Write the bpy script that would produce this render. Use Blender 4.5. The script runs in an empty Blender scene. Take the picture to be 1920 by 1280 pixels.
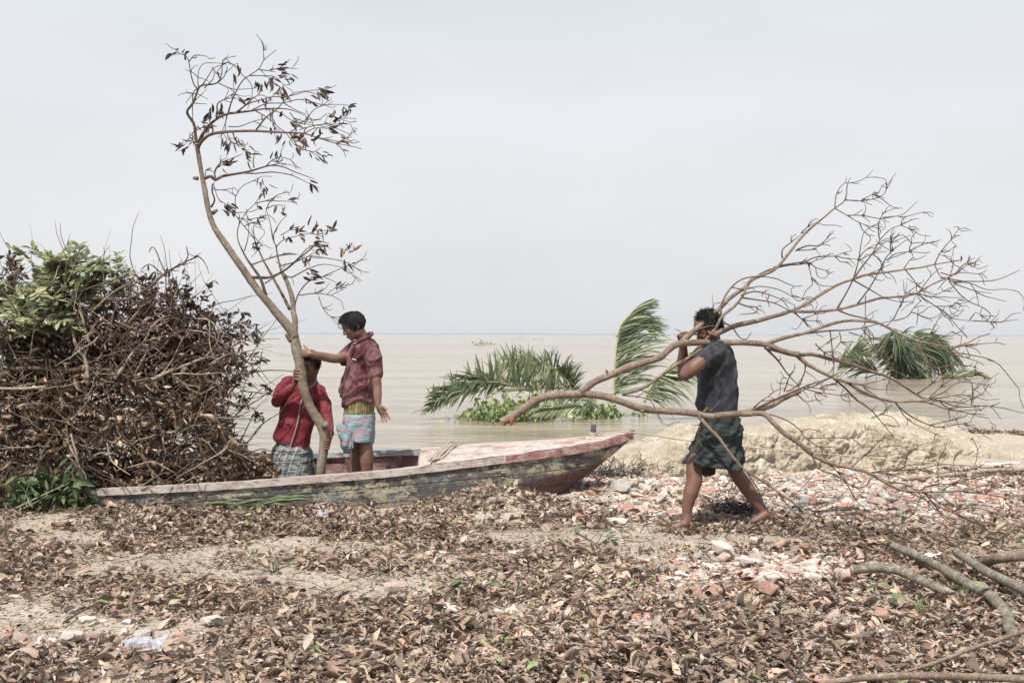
import bpy, bmesh, math, random
import numpy as np
from mathutils import Vector, Matrix
random.seed(7); np.random.seed(7)
SC = bpy.context.scene
COL = SC.collection
rad = math.radians

# ---------------- camera, world, sun, exposure ----------------
F = 1867.0; CX = 960.0; CY = 627.0; ROLL = 0.0031; H = 1.45      # focal length in photo pixels, horizon, eye height
cam_d = bpy.data.cameras.new('camera'); cam = bpy.data.objects.new('camera', cam_d); COL.objects.link(cam)
cam.location = (0, 0, H); cam.rotation_euler = (math.pi/2, -ROLL, 0)
cam_d.sensor_width = 36; cam_d.lens = 36*F/1920; cam_d.shift_y = -13/1920
cam_d.clip_start = 0.05; cam_d.clip_end = 30000
SC.camera = cam
SUN_EL, SUN_AZ = 58.0, 205.0       # azimuth clockwise from +Y: behind the camera, to its left
world = bpy.data.worlds.new('World'); SC.world = world; world.use_nodes = True
wn = world.node_tree.nodes; wl = world.node_tree.links
bg = wn['Background']
sky = wn.new('ShaderNodeTexSky'); sky.sky_type = 'NISHITA'; sky.sun_disc = False
sky.sun_elevation = rad(SUN_EL); sky.sun_rotation = rad(SUN_AZ)
sky.dust_density = 6.0; sky.air_density = 1.0; sky.ozone_density = 1.5
hz = wn.new('ShaderNodeMix'); hz.data_type = 'RGBA'; hz.inputs[0].default_value = 0.9
# milky veil over the blue, a little bluer overhead, with faint thin cloud
wtc = wn.new('ShaderNodeTexCoord'); wsp = wn.new('ShaderNodeSeparateXYZ'); wl.new(wtc.outputs['Generated'], wsp.inputs[0])
wr = wn.new('ShaderNodeValToRGB'); wl.new(wsp.outputs[2], wr.inputs[0]); _e = wr.color_ramp.elements
for _i, (_p, _c) in enumerate(((0, (.69, .695, .705)), (.1, (.75, .755, .77)), (.22, (.74, .755, .785)), (.5, (.60, .66, .74)))):
    if _i > 1: _e.new(_p)
    _e[_i].position = _p; _e[_i].color = (*_c, 1)
wmp = wn.new('ShaderNodeMapping'); wmp.inputs['Scale'].default_value = (1, 1, 3); wl.new(wtc.outputs['Generated'], wmp.inputs[0])
wno = wn.new('ShaderNodeTexNoise'); wno.inputs['Scale'].default_value = 2.6; wno.inputs['Detail'].default_value = 5; wl.new(wmp.outputs[0], wno.inputs['Vector'])
wmr = wn.new('ShaderNodeMapRange'); wmr.inputs[3].default_value = 9.5; wmr.inputs[4].default_value = 10.4; wmr.inputs[1].default_value = .35; wmr.inputs[2].default_value = .7; wl.new(wno.outputs[0], wmr.inputs[0])
wvm = wn.new('ShaderNodeVectorMath'); wvm.operation = 'SCALE'; wl.new(wr.outputs[0], wvm.inputs[0]); wl.new(wmr.outputs[0], wvm.inputs['Scale'])
wl.new(wvm.outputs[0], hz.inputs[7])
wl.new(sky.outputs[0], hz.inputs[6]); wl.new(hz.outputs[2], bg.inputs['Color'])
bg.inputs['Strength'].default_value = 0.1
sd = bpy.data.lights.new('sun', 'SUN'); sd.energy = 4.9; sd.angle = rad(1.2); sd.color = (1.0, 0.95, 0.88)
sun = bpy.data.objects.new('sun', sd); COL.objects.link(sun)
sv = Vector((math.sin(rad(SUN_AZ))*math.cos(rad(SUN_EL)), math.cos(rad(SUN_AZ))*math.cos(rad(SUN_EL)), math.sin(rad(SUN_EL))))
sun.rotation_euler = sv.to_track_quat('Z', 'Y').to_euler(); sun.location = (0, -5, 12)
SC.view_settings.view_transform = 'Standard'; SC.view_settings.look = 'None'
SC.view_settings.exposure = 0.25; SC.view_settings.gamma = 1.0
SC.cycles.max_bounces = 6; SC.cycles.diffuse_bounces = 3; SC.cycles.glossy_bounces = 2
SC.cycles.transmission_bounces = 4; SC.cycles.volume_bounces = 0; SC.cycles.transparent_max_bounces = 6

# ---------------- small maths ----------------
def P(px, py, Y):
    """the point at depth Y seen at photo pixel (px, py)"""
    dx = px - CX
    return np.array([dx/F*Y, Y, H - (py - CY - ROLL*dx)/F*Y])
def nrm(v):
    v = np.asarray(v, float); return v/(np.linalg.norm(v)+1e-12)
def hash3(i, j, k, s):
    h = (i.astype(np.int64)*374761393 + j.astype(np.int64)*668265263 + k.astype(np.int64)*2147483647 + s*1274126177) & 0xffffffff
    h = ((h ^ (h >> 13))*1274126177) & 0xffffffff
    h = h ^ (h >> 16)
    return (h & 0xffff)/65535.0
def vnoise(Pt, scale=1.0, seed=0):
    p = np.asarray(Pt, float)*scale
    i = np.floor(p).astype(np.int64); f = p - i; f = f*f*(3-2*f)
    r = 0
    for a in (0, 1):
        for b in (0, 1):
            for c in (0, 1):
                w = (f[:, 0] if a else 1-f[:, 0])*(f[:, 1] if b else 1-f[:, 1])*(f[:, 2] if c else 1-f[:, 2])
                r = r + w*hash3(i[:, 0]+a, i[:, 1]+b, i[:, 2]+c, seed)
    return r*2-1
def fbm(Pt, scale=1.0, octv=4, seed=0):
    r = 0; a = 1; t = 0
    for o in range(octv):
        r = r + a*vnoise(Pt, scale*2**o, seed+o*17); t += a; a *= .5
    return r/t
def sstep(a, b, x):
    t = np.clip((np.asarray(x, float)-a)/(b-a), 0, 1); return t*t*(3-2*t)
def resample(pts, vals, per=0.05, minseg=1):
    """Catmull-Rom through pts with per-point values"""
    pts = np.asarray(pts, float); vals = np.asarray(vals, float)
    if len(pts) == 2:
        n = max(minseg, int(np.linalg.norm(pts[1]-pts[0])/per)); t = np.linspace(0, 1, n+1)[:, None]
        return pts[0]*(1-t)+pts[1]*t, vals[0]*(1-t[:, 0])+vals[1]*t[:, 0]
    q = np.vstack([2*pts[0]-pts[1], pts, 2*pts[-1]-pts[-2]])
    out = []; ov = []
    for i in range(len(pts)-1):
        a, b, c, d = q[i], q[i+1], q[i+2], q[i+3]
        n = max(minseg, int(math.ceil(np.linalg.norm(c-b)/per)))
        for k in range(n):
            t = k/n
            out.append(.5*((2*b)+(c-a)*t+(2*a-5*b+4*c-d)*t*t+(3*b-a-3*c+d)*t**3))
            ov.append(vals[i]*(1-t)+vals[i+1]*t)
    out.append(pts[-1]); ov.append(vals[-1])
    return np.array(out), np.array(ov)

class MB:
    """collects geometry for ONE mesh"""
    def __init__(s): s.v = []; s.q = []; s.n = []; s.c = 0; s.a = []; s.uv = []; s.mi = []; s.nmi = []
    def add(s, V, Q=None, N=(), val=None, mi=0):
        V = np.asarray(V, float)
        s.v.append(V)
        s.a.append(np.full(len(V), 0.5) if val is None else (np.full(len(V), val) if np.isscalar(val) else np.asarray(val)))
        if Q is not None and len(Q):
            s.q.append(np.asarray(Q, np.int64)+s.c); s.mi.append(np.full(len(Q), mi))
        for f in N: s.n.append([int(i)+s.c for i in f]); s.nmi.append(mi)
        s.c += len(V)
    def tube(s, pts, radii, n=6, per=0.05, cap=True, val=None, smooth=True, rough=0.0, capmi=None, minseg=1):
        if smooth: pts, radii = resample(pts, radii, per, minseg)
        else: pts = np.asarray(pts, float); radii = np.asarray(radii, float)
        m = len(pts)
        T = np.gradient(pts, axis=0); T /= (np.linalg.norm(T, axis=1)[:, None]+1e-12)
        u = np.cross(T[0], [0, 0, 1.]); 
        if np.linalg.norm(u) < .1: u = np.cross(T[0], [1., 0, 0])
        u = nrm(u); V = np.zeros((m, n, 3)); an = np.arange(n)*2*math.pi/n
        for i in range(m):
            u = nrm(u - T[i]*np.dot(u, T[i])); w = np.cross(T[i], u)
            r = radii[i]
            rr = r*(1+rough*(np.random.rand(n)-.5)) if rough else r*np.ones(n)
            V[i] = pts[i] + (np.cos(an)*rr)[:, None]*u + (np.sin(an)*rr)[:, None]*w
        i = np.arange(m-1)[:, None]*n; j = np.arange(n)[None, :]; j2 = (j+1) % n
        Q = np.stack([i+j, i+j2, i+n+j2, i+n+j], -1).reshape(-1, 4)
        s.add(V.reshape(-1, 3), Q, (), val)
        if cap:
            c0 = s.c - m*n
            s.n.append([c0+k for k in range(n)][::-1]); s.n.append([c0+(m-1)*n+k for k in range(n)])
            s.nmi += [capmi or 0, capmi or 0]
    def build(s, name, mat, parent=None, smooth=True, uv=None):
        me = bpy.data.meshes.new(name)
        V = np.concatenate(s.v) if s.v else np.zeros((0, 3))
        Q = np.concatenate(s.q) if s.q else np.zeros((0, 4), np.int64)
        nl = sum(len(f) for f in s.n)
        me.vertices.add(len(V)); me.vertices.foreach_set('co', V.ravel().astype(np.float32))
        me.loops.add(len(Q)*4+nl); me.polygons.add(len(Q)+len(s.n))
        li = np.concatenate([Q.ravel(), np.array([i for f in s.n for i in f], np.int64)])
        me.loops.foreach_set('vertex_index', li.astype(np.int32))
        st = list(np.arange(len(Q))*4); a = len(Q)*4
        for f in s.n: st.append(a); a += len(f)
        me.polygons.foreach_set('loop_start', np.array(st, np.int32))
        mi = np.concatenate(([*s.mi] or [np.zeros(0)]) + [np.array(s.nmi)]).astype(np.int32)
        me.polygons.foreach_set('material_index', mi)
        me.update(calc_edges=True)
        me.polygons.foreach_set('use_smooth', np.full(len(me.polygons), smooth))
        at = me.attributes.new('rnd', 'FLOAT', 'POINT')
        at.data.foreach_set('value', np.concatenate(s.a).astype(np.float32))
        if uv is not None:
            l = me.uv_layers.new(name='UVMap'); l.data.foreach_set('uv', np.asarray(uv)[li].ravel().astype(np.float32))
        me.validate()
        for m in (mat if isinstance(mat, (list, tuple)) else [mat]): me.materials.append(m)
        o = bpy.data.objects.new(name, me); COL.objects.link(o)
        if parent: setpar(o, parent)
        return o
def setpar(o, parent):
    o.parent = parent
    p = parent; M = Matrix.Identity(4)
    while p: M = p.matrix_basis_w if hasattr(p, 'matrix_basis_w') else Matrix.Translation(p.location) @ M; p = p.parent
    o.matrix_parent_inverse = M.inverted()
def tag(o, label=None, cat=None, group=None, kind=None):
    if label: o['label'] = label
    if cat: o['category'] = cat
    if group: o['group'] = group
    if kind: o['kind'] = kind
    return o
def thing(name, loc, label, cat, group=None):
    o = bpy.data.objects.new(name, None); COL.objects.link(o); o.location = [float(a) for a in loc]; o.empty_display_size = .1
    return tag(o, label, cat, group)

# ---------------- materials ----------------
class NT:
    def __init__(s, name, rough=.8, spec=.3):
        s.m = bpy.data.materials.new(name); s.m.use_nodes = True; s.t = s.m.node_tree; s.b = s.t.nodes['Principled BSDF']
        s.b.inputs['Roughness'].default_value = rough; s.b.inputs['Specular IOR Level'].default_value = spec
        s.tc = s.t.nodes.new('ShaderNodeTexCoord')
    def n(s, ty, **k):
        x = s.t.nodes.new(ty)
        for a, b in k.items(): setattr(x, a, b)
        return x
    def l(s, a, b): s.t.links.new(a, b)
    def map(s, scale=(1, 1, 1), rot=(0, 0, 0), src='Object'):
        m = s.n('ShaderNodeMapping'); s.l(s.tc.outputs[src], m.inputs[0]); m.inputs['Scale'].default_value = scale; m.inputs['Rotation'].default_value = rot
        return m.outputs[0]
    def noise(s, scale, det=4, vec=None, rough=.6, dist=0):
        x = s.n('ShaderNodeTexNoise'); x.inputs['Scale'].default_value = scale; x.inputs['Detail'].default_value = det
        x.inputs['Roughness'].default_value = rough; x.inputs['Distortion'].default_value = dist
        s.l(vec if vec is not None else s.tc.outputs['Object'], x.inputs['Vector']); return x.outputs[0]
    def vor(s, scale, vec=None, feat='F1', out=0):
        x = s.n('ShaderNodeTexVoronoi'); x.feature = feat; x.inputs['Scale'].default_value = scale
        s.l(vec if vec is not None else s.tc.outputs['Object'], x.inputs['Vector']); return x.outputs[out]
    def ramp(s, f, stops, mode='LINEAR'):
        r = s.n('ShaderNodeValToRGB'); e = r.color_ramp.elements; r.color_ramp.interpolation = mode
        while len(e) < len(stops): e.new(.5)
        for i, (p, c) in enumerate(stops): e[i].position = p; e[i].color = (c[0], c[1], c[2], 1) if hasattr(c, '__len__') else (c, c, c, 1)
        s.l(f, r.inputs[0]); return r.outputs[0]
    def mix(s, f, a, b, bt='MIX'):
        x = s.n('ShaderNodeMix'); x.data_type = 'RGBA'; x.blend_type = bt
        for v, i in ((f, 0), (a, 6), (b, 7)):
            if hasattr(v, 'is_linked') or hasattr(v, 'links'): s.l(v, x.inputs[i])
            elif hasattr(v, '__len__'): x.inputs[i].default_value = (v[0], v[1], v[2], 1)
            else: x.inputs[i].default_value = v if i == 0 else (v, v, v, 1)
        return x.outputs[2]
    def math(s, op, a, b=0.0, c=None):
        x = s.n('ShaderNodeMath'); x.operation = op
        for v, i in ((a, 0), (b, 1), (c, 2)):
            if v is None: continue
            if hasattr(v, 'links'): s.l(v, x.inputs[i])
            else: x.inputs[i].default_value = v
        return x.outputs[0]
    def attr(s, name='rnd'):
        x = s.n('ShaderNodeAttribute'); x.attribute_name = name; return x.outputs['Fac']
    def sep(s, src='UV'):
        x = s.n('ShaderNodeSeparateXYZ'); s.l(s.tc.outputs[src], x.inputs[0]); return x.outputs
    def col(s, c):
        if hasattr(c, 'links'): s.l(c, s.b.inputs['Base Color'])
        else: s.b.inputs['Base Color'].default_value = (c[0], c[1], c[2], 1)
        return s
    def bump(s, h, strength=.5, dist=.01):
        x = s.n('ShaderNodeBump'); x.inputs['Strength'].default_value = strength; x.inputs['Distance'].default_value = dist
        s.l(h, x.inputs['Height']); s.l(x.outputs[0], s.b.inputs['Normal']); return s
    def transl(s, amt, colr):
        """thin leaf: light passes through"""
        t = s.n('ShaderNodeBsdfTranslucent'); mx = s.n('ShaderNodeMixShader'); mx.inputs[0].default_value = amt
        if hasattr(colr, 'links'): s.l(colr, t.inputs[0])
        else: t.inputs[0].default_value = (*colr, 1)
        s.l(s.b.outputs[0], mx.inputs[1]); s.l(t.outputs[0], mx.inputs[2])
        s.l(mx.outputs[0], s.t.nodes['Material Output'].inputs[0]); return s

def leafmat(name, stops, tr=.25, rough=.65):
    m = NT(name, rough, .35); c = m.ramp(m.attr(), stops)
    hv = m.math('FRACT', m.math('MULTIPLY', m.attr(), 97.3)); c = m.mix(1.0, c, m.mix(hv, (1.1, .965, .89), (.86, .95, .97)), 'MULTIPLY')
    tr_ = m.math('FRACT', m.math('MULTIPLY', m.attr(), 531.7)); c = m.mix(m.ramp(tr_, [(.8, 0), (.95, .5)]), c, (.45, .38, .32)) if 'dry' in name or 'curled' in name else c
    c = m.mix(m.ramp(m.noise(60, 3), [(.3, .0), (.75, .75)]), c, m.mix(1.0, c, (.62, .55, .5), 'MULTIPLY'))
    m.col(c); m.bump(m.noise(120, 3), .35, .004)
    if tr: m.transl(tr, c)
    return m.m
M = {}
M['litter'] = leafmat('dry_leaf', [(0, (.07, .05, .04)), (.2, (.17, .122, .096)), (.42, (.31, .237, .188)), (.66, (.47, .375, .305)), (.9, (.66, .56, .47)), (.95, (.36, .28, .19)), (.96, (.2, .25, .1)), (1, (.36, .43, .22))], .15)
M['curl'] = leafmat('curled_leaf', [(0, (.05, .036, .028)), (.3, (.15, .105, .075)), (.6, (.27, .195, .14)), (.85, (.44, .34, .25)), (1, (.66, .55, .43))], .12, .55)
M['dark'] = leafmat('withered_leaf', [(0, (.03, .018, .014)), (.5, (.095, .056, .042)), (.8, (.17, .105, .08)), (1, (.36, .26, .2))], .1, .5)
M['treeleaf'] = leafmat('dead_tree_leaf', [(0, (.03, .025, .024)), (.4, (.085, .066, .056)), (.7, (.22, .165, .13)), (1, (.42, .33, .26))], .12)
M['green'] = leafmat('green_leaf', [(0, (.06, .085, .045)), (.35, (.14, .18, .085)), (.65, (.26, .31, .16)), (.85, (.42, .47, .28)), (1, (.62, .64, .46))], .3, .45)
M['dgreen'] = leafmat('deep_green_leaf', [(0, (.03, .06, .03)), (.5, (.08, .14, .055)), (1, (.26, .34, .17))], .22, .4)
M['palm'] = leafmat('palm_leaf', [(0, (.07, .105, .055)), (.45, (.17, .225, .12)), (.8, (.32, .38, .23)), (1, (.58, .6, .44))], .3, .45)
M['hyacinth'] = leafmat('water_plant_leaf', [(0, (.14, .22, .08)), (.6, (.32, .42, .18)), (1, (.52, .58, .32))], .3, .45)

def bark(name, c1, c2, c3, sc=1.0):
    m = NT(name, .85, .2)
    a = m.noise(14*sc, 6, rough=.7); b = m.noise(70*sc, 4, rough=.7)
    c = m.ramp(a, [(.3, c1), (.52, c2), (.72, c3)])
    c = m.mix(m.ramp(b, [(.42, .55), (.6, 0)]), c, m.mix(1, c, (.5, .45, .42), 'MULTIPLY'))
    sp = m.ramp(m.vor(38*sc), [(.08, 1), (.2, 0)])
    c = m.mix(m.math('MULTIPLY', sp, m.ramp(m.noise(6*sc), [(.45, 0), (.6, .6)])), c, tuple(min(1, x*1.5) for x in c3))
    ck = m.noise(26*sc, 5, m.map((1, 1, 1)), .8, 1.2); c = m.mix(m.ramp(ck, [(.36, .8), (.43, 0)]), c, tuple(x*.45 for x in c1))
    m.col(c); m.bump(m.math('ADD', m.math('ADD', b, a), ck), .9, .008); return m.m
M['bark_held'] = bark('pale_bark', (.17, .14, .11), (.28, .235, .18), (.43, .385, .31))
M['bark_carry'] = bark('brown_bark', (.16, .12, .09), (.27, .21, .165), (.42, .35, .285))
M['twig'] = bark('twig_bark', (.10, .07, .053), (.18, .13, .10), (.31, .24, .19), 2)
M['twig_pale'] = bark('bare_pale_wood', (.26, .215, .165), (.42, .36, .28), (.6, .54, .44), 1.5)
M['bark_log'] = bark('lichen_bark', (.13, .115, .09), (.26, .235, .185), (.48, .47, .41), 1.3)
def simple(name, c, rough=.8, var=.25, sc=30, bmp=.3, spec=.3, dist=.004):
    m = NT(name, rough, spec); n = m.noise(sc, 5)
    m.col(m.mix(m.ramp(n, [(.35, 0), (.65, 1)]), tuple(x*(1-var) for x in c), tuple(min(1, x*(1+var)) for x in c)))
    m.bump(m.noise(sc*2.5, 4), bmp, dist); return m.m
M['cutwood'] = simple('cut_wood', (.5, .36, .24), .8, .2, 40)
M['cutwood_red'] = simple('torn_wood', (.3, .12, .07), .8, .4, 40)
HAZE = True
# ---------------- setting: ground, water, far shore ----------------
WATER_Z = -0.30
def shoreY(x):
    return 8.55 + 2.3*sstep(.1, .8, x) + .6*sstep(1.2, 3, x) + 3.2*sstep(4.6, 6.6, x) - 0.02*np.clip(-x-1, 0, 100)
def gauss(x, y, cx, cy, sx, sy, h): return h*np.exp(-((x-cx)/sx)**2-((y-cy)/sy)**2)
def ground_z(x, y):
    x = np.asarray(x, float); y = np.asarray(y, float)
    Pt = np.stack([x.ravel(), y.ravel(), np.zeros(x.size)], 1)
    n = (fbm(Pt, .9, 3, 3)*.045 + fbm(Pt, 4, 3, 9)*.016).reshape(x.shape)
    z = n + gauss(x, y, -.15, 8.0, .55, .38, .15) + gauss(x, y, .6, 8.9, .75, .6, .10) + gauss(x, y, -2.2, 8.1, 1.6, .3, .03)
    z += gauss(x, y, 6.2, 13.6, 2.2, 1.0, .1)
    d = (y + .25*vnoise(Pt, 1.3, 5).reshape(x.shape) - shoreY(x))
    w = sstep(-.1, .75, d)
    return z*(1-w) + w*(-.95)
def graded(a, b, lo, hi, step, grow=1.12):
    c = list(np.arange(lo, hi, step)); s = step
    while c[0] > a: s *= grow; c.insert(0, c[0]-s)
    s = step
    while c[-1] < b: s *= grow; c.append(c[-1]+s)
    return np.array(c)
gx = graded(-60, 60, -5.2, 7.5, .035); gy = graded(-30, 60, 3.6, 12.5, .035)
X, Yg = np.meshgrid(gx, gy); Z = ground_z(X, Yg)
V = np.stack([X, Yg, Z], -1).reshape(-1, 3); nx, ny = len(gx), len(gy)
i = np.arange(ny-1)[:, None]*nx; j = np.arange(nx-1)[None, :]
Q = np.stack([i+j, i+j+1, i+nx+j+1, i+nx+j], -1).reshape(-1, 4)
m = NT('sandy_mud', .92, .2)
a = m.noise(1.6, 5); b = m.noise(22, 6, rough=.7); g = m.noise(160, 3)
c = m.ramp(a, [(.3, (.39, .33, .265)), (.55, (.49, .425, .35)), (.75, (.57, .50, .42))])
c = m.mix(m.ramp(b, [(.35, .7), (.55, 0)]), c, (.31, .245, .18))
c = m.mix(m.ramp(g, [(.3, .5), (.5, 0)]), c, (.27, .215, .165))
z = m.sep('Object')[2]
c = m.mix(m.ramp(z, [(.0, 1), (.02, 1)]), c, c)
wet = m.n('ShaderNodeMapRange'); m.l(z, wet.inputs[0]); wet.inputs[1].default_value = -.3; wet.inputs[2].default_value = -.1; wet.inputs[3].default_value = 1; wet.inputs[4].default_value = 0
c = m.mix(wet.outputs[0], c, (.2, .155, .115)); m.col(c)
m.bump(m.math('ADD', m.math('MULTIPLY', b, 2.0), g), .8, .012); M['ground'] = m.m
mb = MB(); mb.add(V, Q); o = mb.build('ground', M['ground']); tag(o, 'pale sandy mud of the river bank under the dead leaves', 'ground', kind='structure')

# water
m = NT('muddy_water', .14, .5)
v1 = m.map((.5, 2.6, 1)); v2 = m.map((.05, .5, 1)); v3 = m.map((.006, .035, 1))
a = m.noise(1.0, 4, v2); b = m.noise(1.0, 3, v3)
c = m.ramp(m.math('ADD', m.math('MULTIPLY', a, .6), m.math('MULTIPLY', b, .4)), [(.38, (.23, .192, .14)), (.5, (.32, .27, .20)), (.62, (.41, .34, .26))])
st = m.noise(1.0, 5, m.map((.35, 3.2, 1)), .65); c = m.mix(m.ramp(st, [(.38, .5), (.56, 0)]), c, (.17, .145, .105)); st2 = m.noise(2.2, 4, m.map((.5, 2.4, 1)), .6); c = m.mix(m.ramp(st2, [(.52, 0), (.7, .6)]), c, (.5, .42, .34))  # silt streaks, also painting ripple light and dark into the water colour
m.col(c); m.b.inputs['IOR'].default_value = 1.33; m.b.inputs['Specular IOR Level'].default_value = .36
w1 = m.noise(1.2, 4, v1, .6); w2 = m.noise(4.5, 3, m.map((1, 2.2, 1)), .55); w3 = m.noise(.35, 2, v1)
hgt = m.math('ADD', m.math('ADD', m.math('MULTIPLY', w1, .55), m.math('MULTIPLY', w2, .16)), w3)
m.bump(hgt, 1.0, .13); M['water'] = m.m
def ringgrid(xs, ys, z):
    X, Y = np.meshgrid(xs, ys); V = np.stack([X, Y, np.full(X.shape, z)], -1).reshape(-1, 3); n = len(xs)
    i = np.arange(len(ys)-1)[:, None]*n; j = np.arange(n-1)[None, :]
    return V, np.stack([i+j, i+j+1, i+n+j+1, i+n+j], -1).reshape(-1, 4)
mb = MB(); mb.add(*ringgrid(graded(-6500, 6500, -50, 50, 5, 1.25), graded(5, 9000, 5, 60, 5, 1.2), WATER_Z))
tag(mb.build('water', M['water'], smooth=False), 'wide calm muddy river reaching to the horizon', 'water', kind='structure')
# far shore: a low strip of land with tree tops
xs = np.linspace(-4200, 4200, 700); top = 4 + 6*np.clip(fbm(np.stack([xs/300, xs*0, xs*0], 1), 1, 4, 2)+.25, 0, 1) + 2*np.random.rand(700)
mb = MB(); n = len(xs)
V = np.concatenate([np.stack([xs, 0*xs+5200, 0*xs-1], 1), np.stack([xs, 0*xs+5210, top], 1), np.stack([xs, 0*xs+5300, top*.9], 1), np.stack([xs, 0*xs+5320, 0*xs-1], 1)])
k = np.arange(n-1)
mb.add(V, np.concatenate([np.stack([k+r*n, k+1+r*n, k+1+(r+1)*n, k+(r+1)*n], 1) for r in range(3)]))
M['farland'] = simple('far_trees', (.1, .12, .08), .9, .3, .02, 0)
tag(mb.build('far_shore', M['farland']), 'faint low strip of land along the horizon', 'terrain', kind='structure')

# eroded bank of dried mud behind the walking man
def interp(t, tab): return np.interp(t, [a for a, _ in tab], [b for _, b in tab])
TOP = [(1085, 868), (1105, 846), (1150, 836), (1200, 818), (1240, 803), (1270, 792), (1310, 786), (1400, 792), (1460, 783), (1545, 771), (1620, 769), (1690, 769), (1740, 779), (1780, 790), (1815, 804), (1850, 822), (1900, 838), (1960, 846)]
BASE = [(1085, 893), (1250, 896), (1400, 892), (1550, 878), (1700, 866), (1800, 860), (1880, 858), (1960, 856)]
nu, nv = 520, 110
px = np.linspace(1082, 1960, nu); tp = interp(px, TOP); bs = interp(px, BASE)
tp = tp + 2.2*fbm(np.stack([px*.03, px*0, px*0], 1), 1, 4, 31)
Yb = np.clip(1.44*F/(bs-CY), 9.6, 12.6)
LIP = [(1085, 874), (1110, 852), (1150, 846), (1250, 838), (1300, 814), (1400, 811), (1480, 802), (1550, 801), (1700, 803), (1780, 818), (1850, 838), (1900, 848), (1960, 850)]
lip = interp(px, LIP) + 3*fbm(np.stack([px*.02, px*0, px*0], 1), 1, 4, 37)
rows = []
zl = H - (lip-CY-ROLL*(px-CX))/F*(Yb+.32); zb_ = H - (tp-CY-ROLL*(px-CX))/F*(Yb+1.5); zb_ = np.maximum(zb_, zl-.02)
for v in np.linspace(0, 1, nv):
    # steep eroded face, a flat crusted top rising gently to the back, then down to the river
    if v < .45: s = v/.45; dy = .20*s + .12*s**5; zz = -.12 + (zl+.12)*(1-(1-s)**1.25)
    elif v < .85: s = (v-.45)/.4; dy = .32+1.18*s; zz = zl+(zb_-zl)*s
    else: s = (v-.85)/.15; dy = 1.5+.5*s; zz = zb_ - 1.2*s
    Yr = Yb + dy
    rows.append(np.stack([(px-CX)/F*Yr*np.where(px < 1200, 1-.04*(1200-px)/115*v, 1), Yr, zz], 1))
V = np.array(rows)                     # nv, nu, 3
Pt = V.reshape(-1, 3)
Sq = Pt*np.array([.7, 1, 1.5])
ridge = 1-np.abs(fbm(Pt*np.array([1, 1, 1.6]), 2.2, 5, 41))*2.4
cell = np.abs(vnoise(Pt+.1*np.stack([vnoise(Pt, 5, 1), vnoise(Pt, 5, 2), vnoise(Pt, 5, 4)], 1), 3.4, 45)); cell2 = np.abs(vnoise(Pt, 8.5, 46))
d = -.045 + fbm(Pt, 1.3, 3, 51)*.10 + (ridge-.5)*.05 - .055*np.exp(-cell*18) - .025*np.exp(-cell2*16) + fbm(Pt, 11, 4, 61)*.05 + np.clip(fbm(Pt, 26, 3, 63), 0, 1)*.05 + fbm(Pt, 60, 2, 65)*.012
dd = np.gradient(V, axis=1), np.gradient(V, axis=0)
N = np.cross(dd[0].reshape(-1, 3), dd[1].reshape(-1, 3)); N /= np.linalg.norm(N, axis=1)[:, None]
fade = np.repeat(np.interp(np.linspace(0, 1, nv), [0, .1, .38, .5, 1], [1, 1, 1, .45, .4]), nu)
Pt = Pt + N*(d*fade)[:, None]
i = np.arange(nv-1)[:, None]*nu; j = np.arange(nu-1)[None, :]
mb = MB(); mb.add(Pt, np.stack([i+j, i+j+1, i+nu+j+1, i+nu+j], -1).reshape(-1, 4))
m = NT('dried_mud', .95, .15)
a = m.noise(3.2, 6, rough=.7); b = m.noise(24, 6, rough=.75); cr = m.vor(9, feat='DISTANCE_TO_EDGE')
c = m.ramp(a, [(.3, (.44, .365, .27)), (.5, (.62, .54, .43)), (.68, (.77, .70, .59))])
c = m.mix(m.ramp(b, [(.36, .75), (.52, 0)]), c, (.3, .235, .145))
c = m.mix(m.ramp(m.vor(14), [(.05, .6), (.16, 0)]), c, (.2, .15, .1))
gn = m.n('ShaderNodeNewGeometry'); gs = m.n('ShaderNodeSeparateXYZ'); m.l(gn.outputs['Normal'], gs.inputs[0])
c = m.mix(m.math('MULTIPLY', m.ramp(m.noise(5, 5), [(.45, 0), (.6, .3)]), m.ramp(m.noise(2, 3), [(.4, 0), (.6, 1)])), c, (.34, .31, .2))
m.col(c); m.bump(m.math('ADD', m.math('MULTIPLY', b, 2), m.noise(90, 4)), 1.0, .02); M['mud'] = m.m
tag(mb.build('mud_bank', M['mud']), 'eroded pale dried mud bank behind the walking man', 'terrain', kind='structure')
def bank_z(x, y):
    return ground_z(np.array([x]), np.array([y]))[0]
# ---------------- the wooden boat ----------------
# stations: near gunwale (px,py,Y), far gunwale (px,py,Y), keel height, fullness
ST = [((40, 948, 8.35), (150, 862, 9.05), -.10), ((100, 928, 8.15), (190, 861, 9.3), -.28), ((188, 919, 8.08), (300, 856, 9.42), -.36), ((310, 913, 8.04), (420, 851, 9.48), -.4),
      ((441, 906, 8.03), (520, 851, 9.48), -.42), ((582, 895, 8.08), (620, 849, 9.45), -.42), ((694, 887, 8.15), (702, 846, 9.4), -.42),
      ((805, 875, 8.22), (808, 843, 9.35), -.38), ((911, 862, 8.3), (880, 836, 9.3), -.27), ((1010, 849, 8.42), (975, 831, 9.18), -.10),
      ((1075, 840, 8.53), (1050, 826, 9.06), .10), ((1128, 829, 8.65), (1120, 819, 8.95), .30), ((1186, 812, 8.82), (1185, 810, 8.88), .53)]
Nn = np.array([P(*s[0]) for s in ST]); Nf = np.array([P(*s[1]) for s in ST]); Kz = np.array([s[2] for s in ST])
tt = np.arange(len(ST)); Nn, _ = resample(Nn, tt, .07); _n = len(Nn)
Nf2, _ = resample(Nf, tt, .07); ts = np.linspace(0, 1, _n)
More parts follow.
